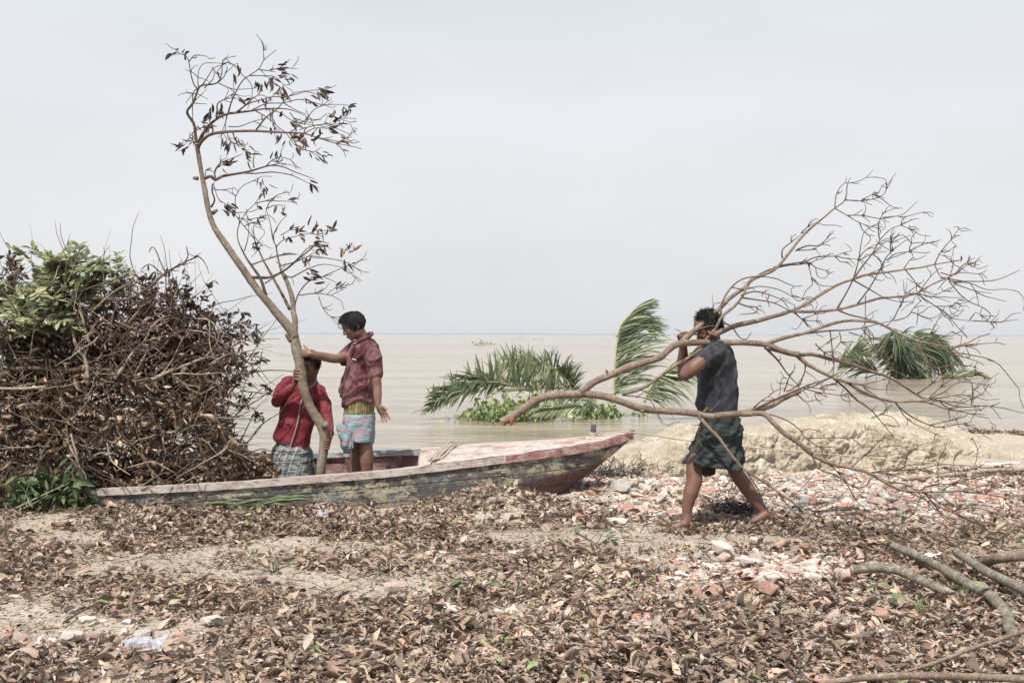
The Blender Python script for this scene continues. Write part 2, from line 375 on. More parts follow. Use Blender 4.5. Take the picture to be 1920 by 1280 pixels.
def reparam(A, n): 
    L = np.linspace(0, 1, len(A)); return np.stack([np.interp(np.linspace(0, 1, n), L, A[:, k]) for k in range(3)], 1)
NS = 90
# keep station correspondence: resample both by station parameter
def bystation(A, n=NS):
    q, v = resample(A, np.arange(len(ST)), .04); t = np.linspace(0, len(ST)-1, n)
    return np.stack([np.interp(t, v, q[:, k]) for k in range(3)], 1)
Nn = bystation(np.array([P(*s[0]) for s in ST])); Nf = bystation(np.array([P(*s[1]) for s in ST]))
Kz = np.interp(np.linspace(0, len(ST)-1, NS), np.arange(len(ST)), [s[2] for s in ST])
def hullpt(i, t, inset=0.0):
    """t 0 near gunwale .. 1 far gunwale, around the bottom"""
    th = t*math.pi; c = math.cos(th); s_ = math.sin(th)
    mid = (Nn[i]+Nf[i])/2; half = (Nn[i]-Nf[i])/2
    w = abs(c)**.62*np.sign(c); d = abs(s_)**.85
    L = np.linalg.norm(half); sc = max(0, 1-inset/max(L, .02))
    p = mid + half*w*sc
    zb = Kz[i] + inset
    p[2] = p[2] + (zb-p[2])*d
    return p
def hullmesh(inset, nt=30, i0=0, i1=NS):
    V = np.array([[hullpt(i, t, inset) for t in np.linspace(0, 1, nt)] for i in range(i0, i1)])
    return V
boat = thing('wooden_boat', P(640, 930, 8.8), 'long wooden boat with peeling paint and a red foredeck at the bank', 'boat')
def grid(V, flip=False):
    a, b = V.shape[:2]; i = np.arange(a-1)[:, None]*b; j = np.arange(b-1)[None, :]
    Q = np.stack([i+j, i+j+1, i+b+j+1, i+b+j], -1).reshape(-1, 4)
    return V.reshape(-1, 3), (Q[:, ::-1] if flip else Q)
# hull paint
m = NT('peeling_hull_paint', .75, .3)
n1 = m.noise(2.2, 6, m.map((1, 1, 2.5)), .7); n2 = m.noise(9, 8, m.map((.7, 1, 1.3)), .8, .4); n3 = m.noise(60, 4, m.map((.6, 1, 1.2)))
c = m.ramp(n2, [(.44, (.06, .055, .055)), (.485, (.13, .115, .10)), (.505, (.34, .31, .22)), (.66, (.45, .41, .30))])
c = m.mix(m.ramp(n1, [(.42, .9), (.5, 0)]), c, (.10, .095, .095))
c = m.mix(m.math('MULTIPLY', m.ramp(m.noise(5, 5), [(.56, 0), (.6, .75)]), m.ramp(n3, [(.4, 1), (.55, 0)])), c, (.12, .19, .3))
c = m.mix(m.ramp(n3, [(.4, .75), (.46, 0)]), c, (.05, .045, .045))
z = m.sep('Object'); zz = z[2]; xx = z[0]
# red antifouling below a line that climbs towards the bow
line = m.math('ADD', m.math('MULTIPLY', m.math('MAXIMUM', m.math('ADD', xx, .9), 0), .20), -.0)
below = m.math('ADD', m.math('MULTIPLY', m.math('SUBTRACT', line, zz), 9), m.math('MULTIPLY', n2, 1.2))
c = m.mix(m.ramp(below, [(.55, 0), (.75, .9)]), c, m.mix(m.ramp(n3, [(.4, 0), (.6, 1)]), (.05, .024, .024), (.12, .05, .048)))
pl = m.math('FRACT', m.math('MULTIPLY', m.math('ADD', zz, m.math('MULTIPLY', xx, -.07)), 7.5))
c = m.mix(m.ramp(pl, [(.0, .95), (.07, 0)]), c, (.02, .018, .018))
nl = m.math('FRACT', m.math('MULTIPLY', xx, 6.0)); nd = m.math('MULTIPLY', m.ramp(nl, [(.47, 0), (.49, 1), (.51, 1), (.53, 0)]), m.ramp(pl, [(.12, 0), (.15, 1), (.2, 1), (.23, 0)])); c = m.mix(nd, c, (.06, .03, .02))
mud = m.math('ADD', m.math('MULTIPLY', zz, -4.5), m.math('MULTIPLY', m.noise(3, 5), 1.6)); c = m.mix(m.ramp(mud, [(.3, 0), (.9, .6)]), c, (.2, .165, .13))
m.col(c); m.bump(m.math('ADD', n2, m.math('ADD', n3, m.ramp(pl, [(.0, 0), (.06, 1)]))), .6, .006); M['hull'] = m.m
def paint(name, base, worn, dirt, f=.5, sc=9):
    m = NT(name, .7, .3); a = m.noise(sc, 6, m.map((.5, 1, 1)), .75); b = m.noise(sc*5, 5, m.map((.4, 1, 1)), .7)
    c = m.mix(m.ramp(a, [(f-.07, 0), (f+.07, 1)]), base, worn)
    c = m.mix(m.ramp(b, [(.34, .85), (.5, 0)]), c, dirt); m.col(c); m.bump(m.math('ADD', a, b), .5, .004); return m.m
M['deck'] = paint('faded_red_deck_paint', (.30, .17, .15), (.46, .40, .36), (.14, .11, .10), .44, 6)
M['railn'] = paint('faded_pink_rail_paint', (.36, .26, .235), (.46, .41, .37), (.13, .11, .1), .45, 8)
M['railf'] = paint('worn_blue_rail_paint', (.24, .33, .40), (.52, .50, .48), (.16, .15, .16), .55, 8)
M['inner'] = paint('dull_red_inner_paint', (.24, .12, .11), (.42, .27, .245), (.1, .07, .065), .5, 7)
M['sidered'] = paint('red_rail_paint', (.29, .115, .105), (.42, .31, .28), (.10, .06, .055), .5, 9)
M['plank'] = paint('worn_floor_planks', (.36, .25, .2), (.45, .37, .31), (.14, .1, .09), .5, 6)
mb = MB(); V = hullmesh(0); mb.add(*grid(V)); mb.build('hull', M['hull'], boat)
mb = MB(); V = hullmesh(.03, 26, 3, 78); mb.add(*grid(V, True)); mb.build('inner_planking', M['inner'], boat)
def strip(A, up, out, w, h, mat, name, i0=0, i1=NS, lift=0.0, side=-1, mi=0):
    """rail of rectangular section along polyline A; side -1 = camera side outward"""
    mb = MB(); pts = A[i0:i1]; T = np.gradient(pts, axis=0); T /= np.linalg.norm(T, axis=1)[:, None]
    O = np.cross(T, [0, 0, 1.]); O /= np.linalg.norm(O, axis=1)[:, None]        # points to the camera side (T runs +x)
    U = np.array([0, 0, 1.])
    a, b = out; rows = []
    for (s, t) in ((a, up), (b, up), (b, up-h), (a, up-h)): rows.append(pts + O*s + U*t)
    V = np.stack(rows, 1) + (np.random.rand(len(pts), 4, 1)-.5)*.004
    n = len(pts); i = np.arange(n-1)[:, None]*4; j = np.arange(4)[None, :]
    Q = np.stack([i+j, i+(j+1) % 4, i+4+(j+1) % 4, i+4+j], -1).reshape(-1, 4)
    mb.add(V.reshape(-1, 3), Q, [(0, 1, 2, 3), tuple((n-1)*4+k for k in (3, 2, 1, 0))])
    return mb.build(name, mat, boat, smooth=False)
strip(Nn, .012, (-.05, .02), 0, .055, M['railn'], 'rail', 0, 63)
strip(Nn, .014, (-.03, .022), 0, .062, M['sidered'], 'rail', 62, NS)
strip(Nf, .012, (-.02, .07), 0, .05, M['railf'], 'rail', 0, 63)
strip(Nf, .014, (-.02, .05), 0, .05, M['sidered'], 'rail', 62, NS)
# foredeck: slightly crowned boards
i0 = int(NS*7.05/12.0*.98)
V = []
for i in range(i0, NS):
    r = []
    for t in np.linspace(0, 1, 14):
        k = i + (0.0 if i > i0+4 else 0); p = Nn[i]*(1-t)+Nf[i]*t; p[2] += .018+.045*math.sin(t*math.pi)*np.linalg.norm(Nn[i]-Nf[i]); r.append(p)
    V.append(r)
V = np.array(V); V[:, :, 2] += fbm(V.reshape(-1, 3), 5, 3, 8).reshape(V.shape[:2])*.008
mb = MB(); mb.add(*grid(V)); W = V.copy(); W[:, :, 2] -= .03; mb.add(*grid(W, True))
mb.build('foredeck', M['deck'], boat)
mb = MB(); a, b = V[0, 0], V[0, -1]
mb.tube([a+[0, .0, -.02], (a+b)/2+[0, 0, .02], b+[0, 0, -.02]], [.035, .04, .035], 6); mb.build('deck_beam', M['deck'], boat)
# floor planks
fl = thing('dummy', (0, 0, 0), 'x', 'x'); bpy.data.objects.remove(fl)
mb = MB(); rows = []
for i in range(10, 66):
    zf = max(-.25, Kz[i]+.12); zf2 = zf
    # find where the hull is at floor height
    lo = None
    for t in np.linspace(0, .5, 60):
        p = hullpt(i, t, .03)
        if p[2] <= zf: lo = p; break
    hi = None
    for t in np.linspace(1, .5, 60):
        p = hullpt(i, t, .03)
        if p[2] <= zf: hi = p; break
    if lo is None or hi is None: continue
    rows.append([lo*(1-s)+hi*s for s in np.linspace(0, 1, 5)])
V = np.array(rows); V[:, :, 2] = V[:, :, 2]; mb.add(*grid(V)); mb.build('floor_boards', M['plank'], boat)
# raised platform the tall boy stands on
def box(mb, c, s, rz=0, ry=0, rx=0):
    c = np.asarray(c, float); s = np.asarray(s, float)/2
    R = np.array((Matrix.Rotation(rz, 3, 'Z') @ Matrix.Rotation(ry, 3, 'Y') @ Matrix.Rotation(rx, 3, 'X')))
    Vv = np.array([[x, y, z] for x in (-1, 1) for y in (-1, 1) for z in (-1, 1)])*s @ R.T + c
    mb.add(Vv, None, [(0, 1, 3, 2), (4, 6, 7, 5), (0, 4, 5, 1), (2, 3, 7, 6), (0, 2, 6, 4), (1, 5, 7, 3)])
PLAT_Z = -0.045
for k, xo in enumerate((-1.36, -1.13, -.90)):
    mb = MB(); box(mb, (xo, 8.78, PLAT_Z-.015), (.21, 1.12, .03), rz=.0); mb.build('thwart_board', M['plank'], boat, smooth=False)
# ribs on the far inner wall and the near one
for i in list(range(16, 62, 8)):
    for sd_, ta, tb in (('f', 1.0, .72), ('n', 0.0, .28)):
        pts = [hullpt(i, t, .045) for t in np.linspace(ta, tb, 6)]
        mb = MB(); mb.tube(pts, [.024]*6, 4, cap=True); mb.build('rib', M['inner'], boat, smooth=False)
# mooring post on the deck
pb = P(1113, 822, 8.82); mb = MB(); mb.tube([pb+[0, 0, -.05], pb+[0, 0, .04], pb+[.002, 0, .125]], [.024, .025, .023], 10)
M['post'] = simple('dark_post_wood', (.09, .085, .085), .8, .4, 30, .6)
mb.build('mooring_post', M['post'], boat)
mb = MB(); 
for s_ in (0, 1):
    c = P(1183, 809, 8.84); box(mb, c+[.0+.01*s_, 0, -.005+.015*s_], (.07-.03*s_, .05, .03))
mb.build('stem_head', M['sidered'], boat, smooth=False)
# ropes
m = NT('rope_fibre', .9, .1); w = m.n('ShaderNodeTexWave'); w.inputs['Scale'].default_value = 60; m.l(m.map((1, 1, 1), (0, .6, 0)), w.inputs['Vector'])
m.col(m.mix(w.outputs[1], (.42, .34, .24), (.62, .53, .4))); m.bump(w.outputs[1], .5, .004); M['rope'] = m.m
mb = MB()
for k in range(4):
    c = pb+[0, 0, .012+.012*k]; an = np.linspace(0, 2*math.pi, 16); mb.tube([c+[.03*math.cos(a), .03*math.sin(a), .003*math.sin(a*2)] for a in an], [.007]*16, 5, smooth=False, cap=False)
pts = [pb+[.02, 0, .02], P(1150, 811, 8.75), P(1187, 810, 8.76), P(1300, 827, 9.1), P(1450, 842, 9.6), P(1600, 855, 10.0), P(1760, 868, 10.4), P(1990, 884, 11.0)]
mb.tube(pts, [.0065]*len(pts), 5, .15)
tag(mb.build('mooring_rope', M['rope']), 'thin tan rope from the dark post on the bow, stretched behind the walking man', 'rope')
mb = MB(); pts = [P(700, 856, 9.2), P(790, 845, 9.1), P(850, 842, 8.95), P(935, 836, 8.9), P(960, 833, 9.0), P(1015, 831, 8.9), P(1060, 828, 8.8), P(1098, 824, 8.75)]
mb.tube([p+[0, 0, .02] for p in pts], [.008]*len(pts), 5, .1)
tag(mb.build('deck_rope', M['rope']), 'slack pale rope lying along the red foredeck', 'rope')
mb = MB()
for k in range(9):
    a = np.array(P(806+k*3, 873-k*.5, 8.22+.02*k)); b = np.array(P(850+k*2, 838+k*.8, 9.05))
    pts = [a*(1-t)+b*t+np.array([random.uniform(-.008, .008), random.uniform(-.012, .012), .04+.03*math.sin(t*3.1)+random.uniform(0, .01)]) for t in np.linspace(0, 1, 7)]
    mb.tube(pts, [.009]*7, 5, .04)
M['oldrope'] = simple('old_rope', (.36, .31, .25), .9, .3, 60)
tag(mb.build('rope_bundle', M['oldrope']), 'pale bundle of rope strands laid straight across the after edge of the foredeck', 'rope')
# ---------------- leaves ----------------
def leaf_template(curl, fold, twist, shape='oval', nl=5, na=3, wave=0.0):
    """unit length leaf along +x, normal +z; returns verts, quads"""
    V = []; 
    for i in range(nl):
        t = i/(nl-1)
        w = (math.sin(math.pi*min(1, t*1.02+.02))**.75 if shape == 'oval' else math.sin(math.pi*t**.8)**.6*(1-.3*t))
        w = max(w, .04)
        ang = curl*(t-.2); x = t if abs(curl) < .01 else math.sin(ang)/curl + math.sin(.2*curl)/curl
        z = 0 if abs(curl) < .01 else (1-math.cos(ang))/curl
        for k in range(na):
            s = (k/(na-1)-.5)*2; yy = s*w*.5; zz = abs(s)*w*.5*math.sin(fold); yy *= math.cos(fold)
            zz += wave*math.sin(t*9+s*3)
            tw = twist*(t-.5); y2 = yy*math.cos(tw)-zz*math.sin(tw); z2 = yy*math.sin(tw)+zz*math.cos(tw)
            V.append([x, y2, z+z2])
    i = np.arange(nl-1)[:, None]*na; j = np.arange(na-1)[None, :]
    return np.array(V), np.stack([i+j, i+j+1, i+na+j+1, i+na+j], -1).reshape(-1, 4)
def ragged(t, amt):
    V, Q = t; V = V.copy(); na = 3; V[:, 1] *= 1+amt*(np.random.rand(len(V))-.6); V[:, 0] += amt*.12*(np.random.rand(len(V))-.5); V[:, 2] += amt*.16*(np.random.rand(len(V))-.5); return V, Q
def frames(d, nrmv):
    """rotation matrices with x along d and z near nrmv; arrays N,3"""
    d = d/np.linalg.norm(d, axis=1)[:, None]; y = np.cross(nrmv, d); y /= (np.linalg.norm(y, axis=1)[:, None]+1e-9); z = np.cross(d, y)
    return np.stack([d, y, z], 2)
def scatter(mb, tmpls, pos, d, nv, L, W, val):
    pos = np.asarray(pos, float); n = len(pos); R = frames(np.asarray(d, float), np.asarray(nv, float))
    ids = np.random.randint(0, len(tmpls), n)
    for k, (TV, TQ) in enumerate(tmpls):
        sel = np.where(ids == k)[0]
        if not len(sel): continue
        S = np.stack([L[sel], W[sel], (L[sel]+W[sel])*.5], 1)
        A = np.einsum('nij,nkj->nki', R[sel], TV[None]*S[:, None, :]) + pos[sel][:, None, :]
        m_ = len(TV); Q = (TQ[None]+(np.arange(len(sel))*m_)[:, None, None]).reshape(-1, 4)
        mb.add(A.reshape(-1, 3), Q, (), np.repeat(val[sel], m_))
rnd = np.random.rand; rn = np.random.randn
T_LITTER = [ragged(leaf_template(random.uniform(-2.6, 2.6), random.uniform(-.2, 1.25), random.uniform(-1.6, 1.6), random.choice(['oval', 'long']), 6, 3, random.uniform(0, .07)), random.uniform(.2, .8)) for _ in range(22)]
T_CURL = [leaf_template(random.uniform(.8, 3.2), random.uniform(.3, 1.1), random.uniform(-1.5, 1.5), 'long', 6, 3, .02) for _ in range(10)]
T_FLAT = [leaf_template(random.uniform(-.7, .9), random.uniform(.05, .5), random.uniform(-.4, .4), 'oval', 5, 3) for _ in range(8)]
T_STRIP = [leaf_template(random.uniform(-1.2, .2), .5, random.uniform(-.3, .3), 'long', 5, 3) for _ in range(6)]

# ---------------- branch tracer ----------------
class Tree:
    """grows polylines given in photo pixels; each starts at the depth of the nearest limb already there"""
    def __init__(s, conv): s.conv = conv; s.P = []; s.Y = []; s.R = []; s.seg = []; s.main = MB(); s.tw = MB()
    def br(s, pts, r0=None, r1=None, dY=None, Y0=None, main=False, tr=None, spread=.12):
        cv = tr or s.conv
        px = np.array([cv(*p) for p in pts], float)
        if Y0 is None:
            A = np.array(s.P); k = np.argmin(np.sum((A-px[0])**2, 1)); Y0 = s.Y[k]; rp = s.R[k]
            if r0 is None: r0 = max(.0048, min(rp*.72, .0045+.011*float(np.sum(np.linalg.norm(np.diff(px, axis=0), axis=1)))*Y0/F))
            else: r0 = min(r0, rp*.95)
        if r1 is None: r1 = .0026 if not main else r0*.4
        L = np.concatenate([[0], np.cumsum(np.linalg.norm(np.diff(px, axis=0), axis=1))]); Lm = L[-1]*Y0/F
        if dY is None: dY = random.choice((-1, 1))*random.uniform(.15, .45)*Lm
        t = L/L[-1]
        Ys = Y0 + dY*t + (spread*.15*np.sin(t*math.pi*2+random.random()*6)*Lm*np.sin(t*math.pi))
        W = np.array([P(px[i, 0], px[i, 1], Ys[i]) for i in range(len(px))])
        R = r0 + (r1-r0)*t**.85
        R = R*(1+(.16 if main else .1)*(np.random.rand(len(R))-.5))
        (s.main if main else s.tw).tube(W, R, 8 if main else (6 if r0 > .008 else 5), .04 if main else .035, rough=.16)
        # densify the record
        for i in range(len(px)-1):
            n = max(2, int(np.linalg.norm(px[i+1]-px[i])/6))
            for q in range(n):
                f = q/n; s.P.append(px[i]*(1-f)+px[i+1]*f); s.Y.append(Ys[i]*(1-f)+Ys[i+1]*f); s.R.append(R[i]*(1-f)+R[i+1]*f)
        s.seg.append((W, R, main)); return W, R
    def fine(s, n, lmin, lmax, rmax=.012, xlim=None, bias=None):
        """small side shoots and knuckles"""
        c = [g for g in s.seg if (not g[2] or xlim) and (xlim is None or g[0][-1][0] > xlim)]
        for _ in range(n):
            W, R, _m = random.choice(c); k = random.randrange(max(1, len(W)//3), len(W))
            p = W[k]; 
            if R[k] > rmax: continue
            T = nrm(W[k]-W[k-1]); d = nrm(T*random.uniform(.5, 1)+np.random.randn(3)*.55 + (0 if bias is None else np.array(bias)))
            L = random.uniform(lmin, lmax); b = nrm(d+np.random.randn(3)*.4)
            e = nrm(b+np.random.randn(3)*.45); s.tw.tube([p, p+d*L*.35, p+d*L*.35+b*L*.35, p+d*L*.35+b*L*.35+e*L*.3], [min(R[k]*.8, .0042), .0032, .0026, .002], 4, .05)
    def at(s, x, y, tr=None):
        q = (tr or s.conv)(x, y); A = np.array(s.P); k = np.argmin(np.sum((A-np.array(q))**2, 1)); return P(q[0], q[1], s.Y[k]), s.Y[k]
def Z1(u, v): return (300+u/3.048, 80+v/3.048)
def Z2(u, v): return (380+u/2.667, 460+v/2.667)
def Z4(u, v): return (900+u/2.56, 540+v/2.56)
def Z5(u, v): return (1240+u/2.56, 320+v/2.56)
def Z6(u, v): return (1300+u/2.371, 740+v/2.371)
ID = lambda u, v: (u, v)

# ---------------- the tree the boys hold up ----------------
YT = 8.35
pm = YT/F
held = Tree(Z1)
held.br([(601, 896), (604, 866), (608, 836), (608, 811), (603, 796), (593, 781), (579, 756), (570, 730), (565.5, 703), (561, 676), (555, 650), (551, 628)], 8.8*pm, 9.2*pm, 0, YT, True, ID)
held.br([(552, 634), (547, 620), (520, 588), (480, 540), (447, 493), (425, 462), (402, 428), (391, 398), (384, 360), (378, 330), (371, 290), (367, 265)], 8.8*pm, 3.6*pm, -.15, YT, True, ID)
held.br([(552, 630), (553, 600), (550, 585), (548, 560), (540, 535), (532, 515)], 6.5*pm, 4*pm, .05, YT, True, ID)
BR = [
 [(210,600),(198,520),(188,460),(150,398),(185,345),(213,270),(235,245),(320,232),(348,180),(350,120),(365,92),(430,77)],
 [(215,270),(190,240),(172,180),(160,110),(145,80),(110,65),(65,70)],[(160,110),(175,90),(195,72),(260,78)],
 [(215,265),(212,200),(220,150),(250,118),(325,118)],[(212,265),(185,290),(183,420),(188,470)],[(235,245),(260,210),(300,150),(315,180)],
 [(320,232),(350,210),(375,170)],[(350,125),(385,115),(430,140),(470,190),(500,215),(520,250),(520,310),(495,380)],
 [(330,232),(380,255),(430,268),(530,262)],[(250,260),(300,205),(303,150)],
 [(215,600),(232,540),(270,480),(330,430),(380,408),(440,400),(520,390),(600,378),(700,378),(760,390),(820,415)],
 [(385,408),(400,350),(430,280),(470,215),(510,185),(560,150),(590,100),(660,42)],[(590,100),(585,48)],
 [(560,155),(620,160),(680,145),(745,148)],[(510,190),(580,190),(650,195),(700,240)],
 [(430,400),(500,350),(570,330),(640,310),(720,310),(830,280),(900,270),(960,262),(1003,245)],
 [(520,390),(600,350),(700,345),(800,325),(900,350),(930,355),(1040,355),(1112,370)],[(700,345),(780,390),(830,408)],
 [(600,350),(660,290),(700,310)],[(540,390),(610,430),(680,490),(720,520),(760,580),(800,600)],
 [(215,600),(230,570),(260,540),(300,520),(400,508),(530,505),(630,510),(730,515),(820,520),(900,545),(1000,575),(1080,590),(1148,607)],
 [(545,500),(600,430),(660,385),(720,320),(760,290),(830,275)],[(820,470),(860,400),(900,370),(960,352)],[(380,410),(370,460),(350,510)],
 [(385,480),(450,480),(530,450),(600,435)],[(330,340),(360,325),(400,300),(420,285)],[(325,400),(325,350),(380,320),(440,320)],
 [(1000,575),(1040,610),(1060,655)],[(1005,575),(1060,545),(1098,515)],[(820,520),(880,490),(950,490),(1000,490),(1060,515)],
 [(900,545),(960,555),(1040,570),(1095,573)],[(730,515),(760,500),(830,440),(900,440),(950,405)],[(740,520),(790,600),(850,620),(900,650),(955,695)],
 [(740,400),(760,430),(790,460),(870,470)],[(640,440),(652,500)],[(380,508),(385,550)],[(410,500),(430,560),(480,585)],
 [(210,600),(170,545),(140,580)],[(215,480),(180,520),(165,545)],[(190,510),(240,485),(280,480)],[(820,520),(830,490),(900,470),(1030,465)],
 [(960,405),(1010,430),(1080,455)],[(440,400),(470,370),(560,300),(640,330)],[(600,380),(680,400),(760,450),(850,455)],[(640,378),(640,440),(650,480)],
 [(235,790),(265,770),(290,765),(315,785),(350,765),(430,750),(500,738),(560,720),(630,702),(700,710),(770,740),(880,780)],
 [(470,745),(540,748),(640,740),(740,755),(800,780),(860,810),(905,830)],[(315,785),(310,740),(340,690),(400,665),(470,635)],
 [(535,715),(530,680),(540,620)],[(600,710),(640,670),(690,655),(740,670),(768,692)],[(620,705),(690,690),(745,700)],[(255,770),(258,730)],
 [(290,940),(310,900),(295,850),(300,805),(330,890),(360,915)],[(305,840),(350,842),(425,830)]]
for b in BR: held.br(b, .016 if len(b) > 10 else None)
E2 = [[(445,270),(420,190),(395,140),(375,60),(365,0)],[(435,320),(400,250),(350,160),(300,70),(270,0)],[(315,250),(290,170),(250,110),(215,60),(185,0)],
 [(460,300),(480,240),(530,180),(600,155),(690,115),(720,100),(760,90),(800,65)],[(480,250),(560,240),(640,250),(690,275)],[(580,255),(600,310),(640,355),(700,355)],
 [(640,355),(690,415)],[(620,245),(660,215),(725,200)],[(715,105),(750,150),(785,185)],[(720,100),(770,115),(808,135)],
 [(400,135),(440,160),(520,120),(600,95),(690,108)],[(235,160),(330,160),(400,130),(440,100),(500,50),(560,0)],[(250,95),(330,65),(400,45),(465,42)],[(310,190),(380,145)]]
for b in E2: held.br(b, .015 if len(b) >= 5 and b[-1][1] == 0 else .007, .006 if b[-1][1] == 0 else None, tr=Z2)
E1 = [[(661,1158),(650,1140),(630,1040),(615,985),(605,950)],[(605,950),(640,890),(700,860),(740,857)],[(605,950),(650,930),(715,930)],[(650,1140),(650,1090),(690,1020),(725,988)],
 [(552,1158),(530,1110),(480,1050),(440,1000),(425,975),(430,940),(430,880),(470,820),(530,790),(580,765),(640,765)],
 [(455,1158),(445,1130),(440,1090),(450,1040),(490,970),(540,920),(570,870),(590,830)],[(440,1000),(500,1010),(560,1000),(620,985)],[(445,970),(490,970)],
 [(540,920),(600,905),(680,905),(750,908)],[(480,1190),(500,1120),(505,1050)],[(545,1180),(575,1160),(540,1110),(520,1060)],
 [(660,1170),(700,1130),(760,1110),(850,1090),(900,1070),(960,1075),(990,1055)],[(690,1100),(740,1070)],
 [(690,1275),(780,1250),(850,1220),(940,1230),(1050,1250),(1100,1275),(1130,1255),(1160,1230)],[(740,1280),(800,1220),(850,1170),(940,1162)],
 [(850,1160),(910,1165),(930,1215)],[(520,1270),(620,1235),(700,1215),(775,1210)],[(480,1050),(520,1030),(590,1020)],[(560,1190),(545,1160),(530,1050)]]
for b in E1: held.br(b)
held.fine(230, .04, .16, .01, bias=(.25, 0, .05))
# knots and cut stubs on the trunk
for (x, y, dx, dy, r) in ((425, 462, -3, -7, 6), (370, 335, -8, -1, 4), (258, 0, 0, 0, 0), (398, 400, 8, -6, 4), (609, 800, 4, -7, 6), (545, 640, -9, -14, 4)):
    if not r: continue
    a = P(x, y, YT-.02); b = P(x+dx, y+dy, YT-.05); held.main.tube([a, (a+b)/2, b], [r*pm, r*pm*.9, r*pm*.75], 7, .03)
clusters = [(80,65,5,'l'),(140,58,2,'d'),(310,150,1,'d'),(440,182,2,'d'),(460,158,1,'d'),(548,235,4,'d'),(575,250,5,'d'),(600,232,3,'d'),(628,235,6,'d'),(690,150,6,'h'),(690,190,6,'h'),
 (750,205,3,'r'),(665,225,3,'r'),(690,285,10,'d'),(700,300,4,'m'),(920,290,9,'r'),(945,295,5,'r'),(850,345,6,'r'),(455,328,3,'r'),(535,335,2,'d'),(560,340,2,'d'),(598,350,3,'d'),(605,405,2,'m'),(682,395,3,'d'),
 (350,395,6,'d'),(285,400,5,'d'),(260,455,8,'h'),(290,495,4,'m'),(645,455,2,'m'),(650,490,2,'m'),(755,460,5,'r'),(1065,390,8,'d'),(1085,375,4,'h'),(1000,420,5,'d'),(975,478,8,'h'),(1015,465,4,'h'),
 (910,515,3,'d'),(1040,545,3,'r'),(665,550,3,'d'),(722,555,3,'m'),(790,545,14,'h'),(825,570,8,'m'),(770,610,5,'m'),(880,562,3,'h'),(910,650,5,'r'),(940,675,4,'r'),(375,580,12,'d'),(440,570,4,'m'),
 (465,580,3,'m'),(130,590,8,'l'),(158,575,4,'l'),(490,630,4,'r'),(510,650,5,'r'),(520,660,3,'r'),(375,690,5,'h'),(380,705,4,'r'),(655,655,4,'u'),(665,660,3,'u'),(870,808,3,'r'),(575,800,5,'m'),
 (620,840,4,'r'),(625,860,2,'d'),(395,940,8,'r'),(385,960,7,'d'),(405,965,5,'r'),(550,945,2,'d'),(740,908,2,'h'),(680,960,4,'d'),(580,1000,4,'h'),(760,1050,3,'u'),(795,1070,2,'u'),
 (735,1115,4,'d'),(885,1055,7,'u'),(900,1070,4,'m'),(970,1080,4,'u'),(810,1100,5,'h'),(890,1135,4,'h'),(925,1190,3,'d'),(1055,1195,9,'U'),(1085,1180,7,'U'),(835,1250,4,'m'),(690,1235,2,'h'),(1065,1268,4,'d'),(545,1180,3,'m')]
def put_clusters(mb, tree, cl, tr=None, size=.088):
    pos = []; d = []; nv = []; L = []; W = []; val = []
    for (x, y, n, k) in cl:
        p, Yc = tree.at(x, y, tr)
        base = {'d': (0, 0, -1), 'h': (.9, 0, .05), 'r': (.65, 0, -.6), 'l': (-.8, 0, -.25), 'm': (.2, 0, -.8), 'u': (.5, 0, .7), 'U': (.35, 0, .9)}[k]
        for _ in range(n):
            dd = np.array(base)+rn(3)*.33; pos.append(p+rn(3)*np.array([.022, .03, .02])-np.array(base)*.03); d.append(dd); nv.append(rn(3))
            s = size*random.uniform(.7, 1.35); L.append(s); W.append(s*random.uniform(.13, .3))
            val.append(min(1, max(0, (.85 if k in 'Um' else .4)+rn()*.25)))
    scatter(mb, T_CURL+T_STRIP, np.array(pos), np.array(d), np.array(nv), np.array(L), np.array(W), np.array(val))
hl = MB(); put_clusters(hl, held, clusters)
put_clusters(hl, held, [(515,80,3,'u'),(540,130,5,'h'),(555,168,5,'h'),(512,155,3,'r'),(720,98,4,'h'),(672,190,3,'u'),(705,205,4,'h'),(270,10,3,'h'),(575,5,3,'r'),(590,40,2,'r')], Z2)
t_held = thing('cut_tree', P(598, 895, YT), 'slim cut tree with few withered leaves, held upright in the boat by two boys', 'tree')
held.main.build('trunk', M['bark_held'], t_held); held.tw.build('branches', M['twig'], t_held); hl.build('dead_leaves', M['treeleaf'], t_held)

# ---------------- the big bare branch the man carries ----------------
YC = 7.2
pm = YC/F
car = Tree(Z5)
car.br([(105,645),(130,628),(180,600),(230,565),(290,530),(350,515),(430,510),(500,507)], 6.5*pm*1.25, 8*pm, .0, YC, True, Z4)
car.br([(485,505),(540,455),(620,420),(700,385),(790,355),(860,335),(900,302),(950,268),(1060,260),(1150,262),(1250,262),(1370,270),(1450,300),(1536,320)], 7.5*pm, 5*pm, .17, None, True, Z4)
car.br([(495,507),(600,520),(680,545),(780,578),(900,590),(1030,600),(1100,615),(1180,608),(1250,602),(1300,590),(1400,563),(1450,530),(1536,490)], 8*pm, 5.5*pm, .05, None, True, Z4)
car.br([(500,845),(560,862),(650,885),(720,880),(800,900),(900,925),(1000,960),(1080,985),(1130,1010),(1220,1070),(1270,1095),(1330,1100),(1420,1130),(1530,1130)], 5*pm, 1.2*pm, .5, None, True)
car.br([(80,835),(130,793),(200,730),(270,670),(330,610),(400,560),(440,520),(540,475),(600,410),(650,345),(700,290),(760,240),(830,180),(880,140),(890,70),(905,35)], 6*pm, 1*pm, .45, YC+.14, True)
car.br([(-188,1073),(-90,1043),(-20,998),(60,938),(130,898),(190,853),(220,803),(265,750),(290,700),(350,650),(390,600),(410,550)], 3.4*pm, 2.4*pm, .12, None, True)
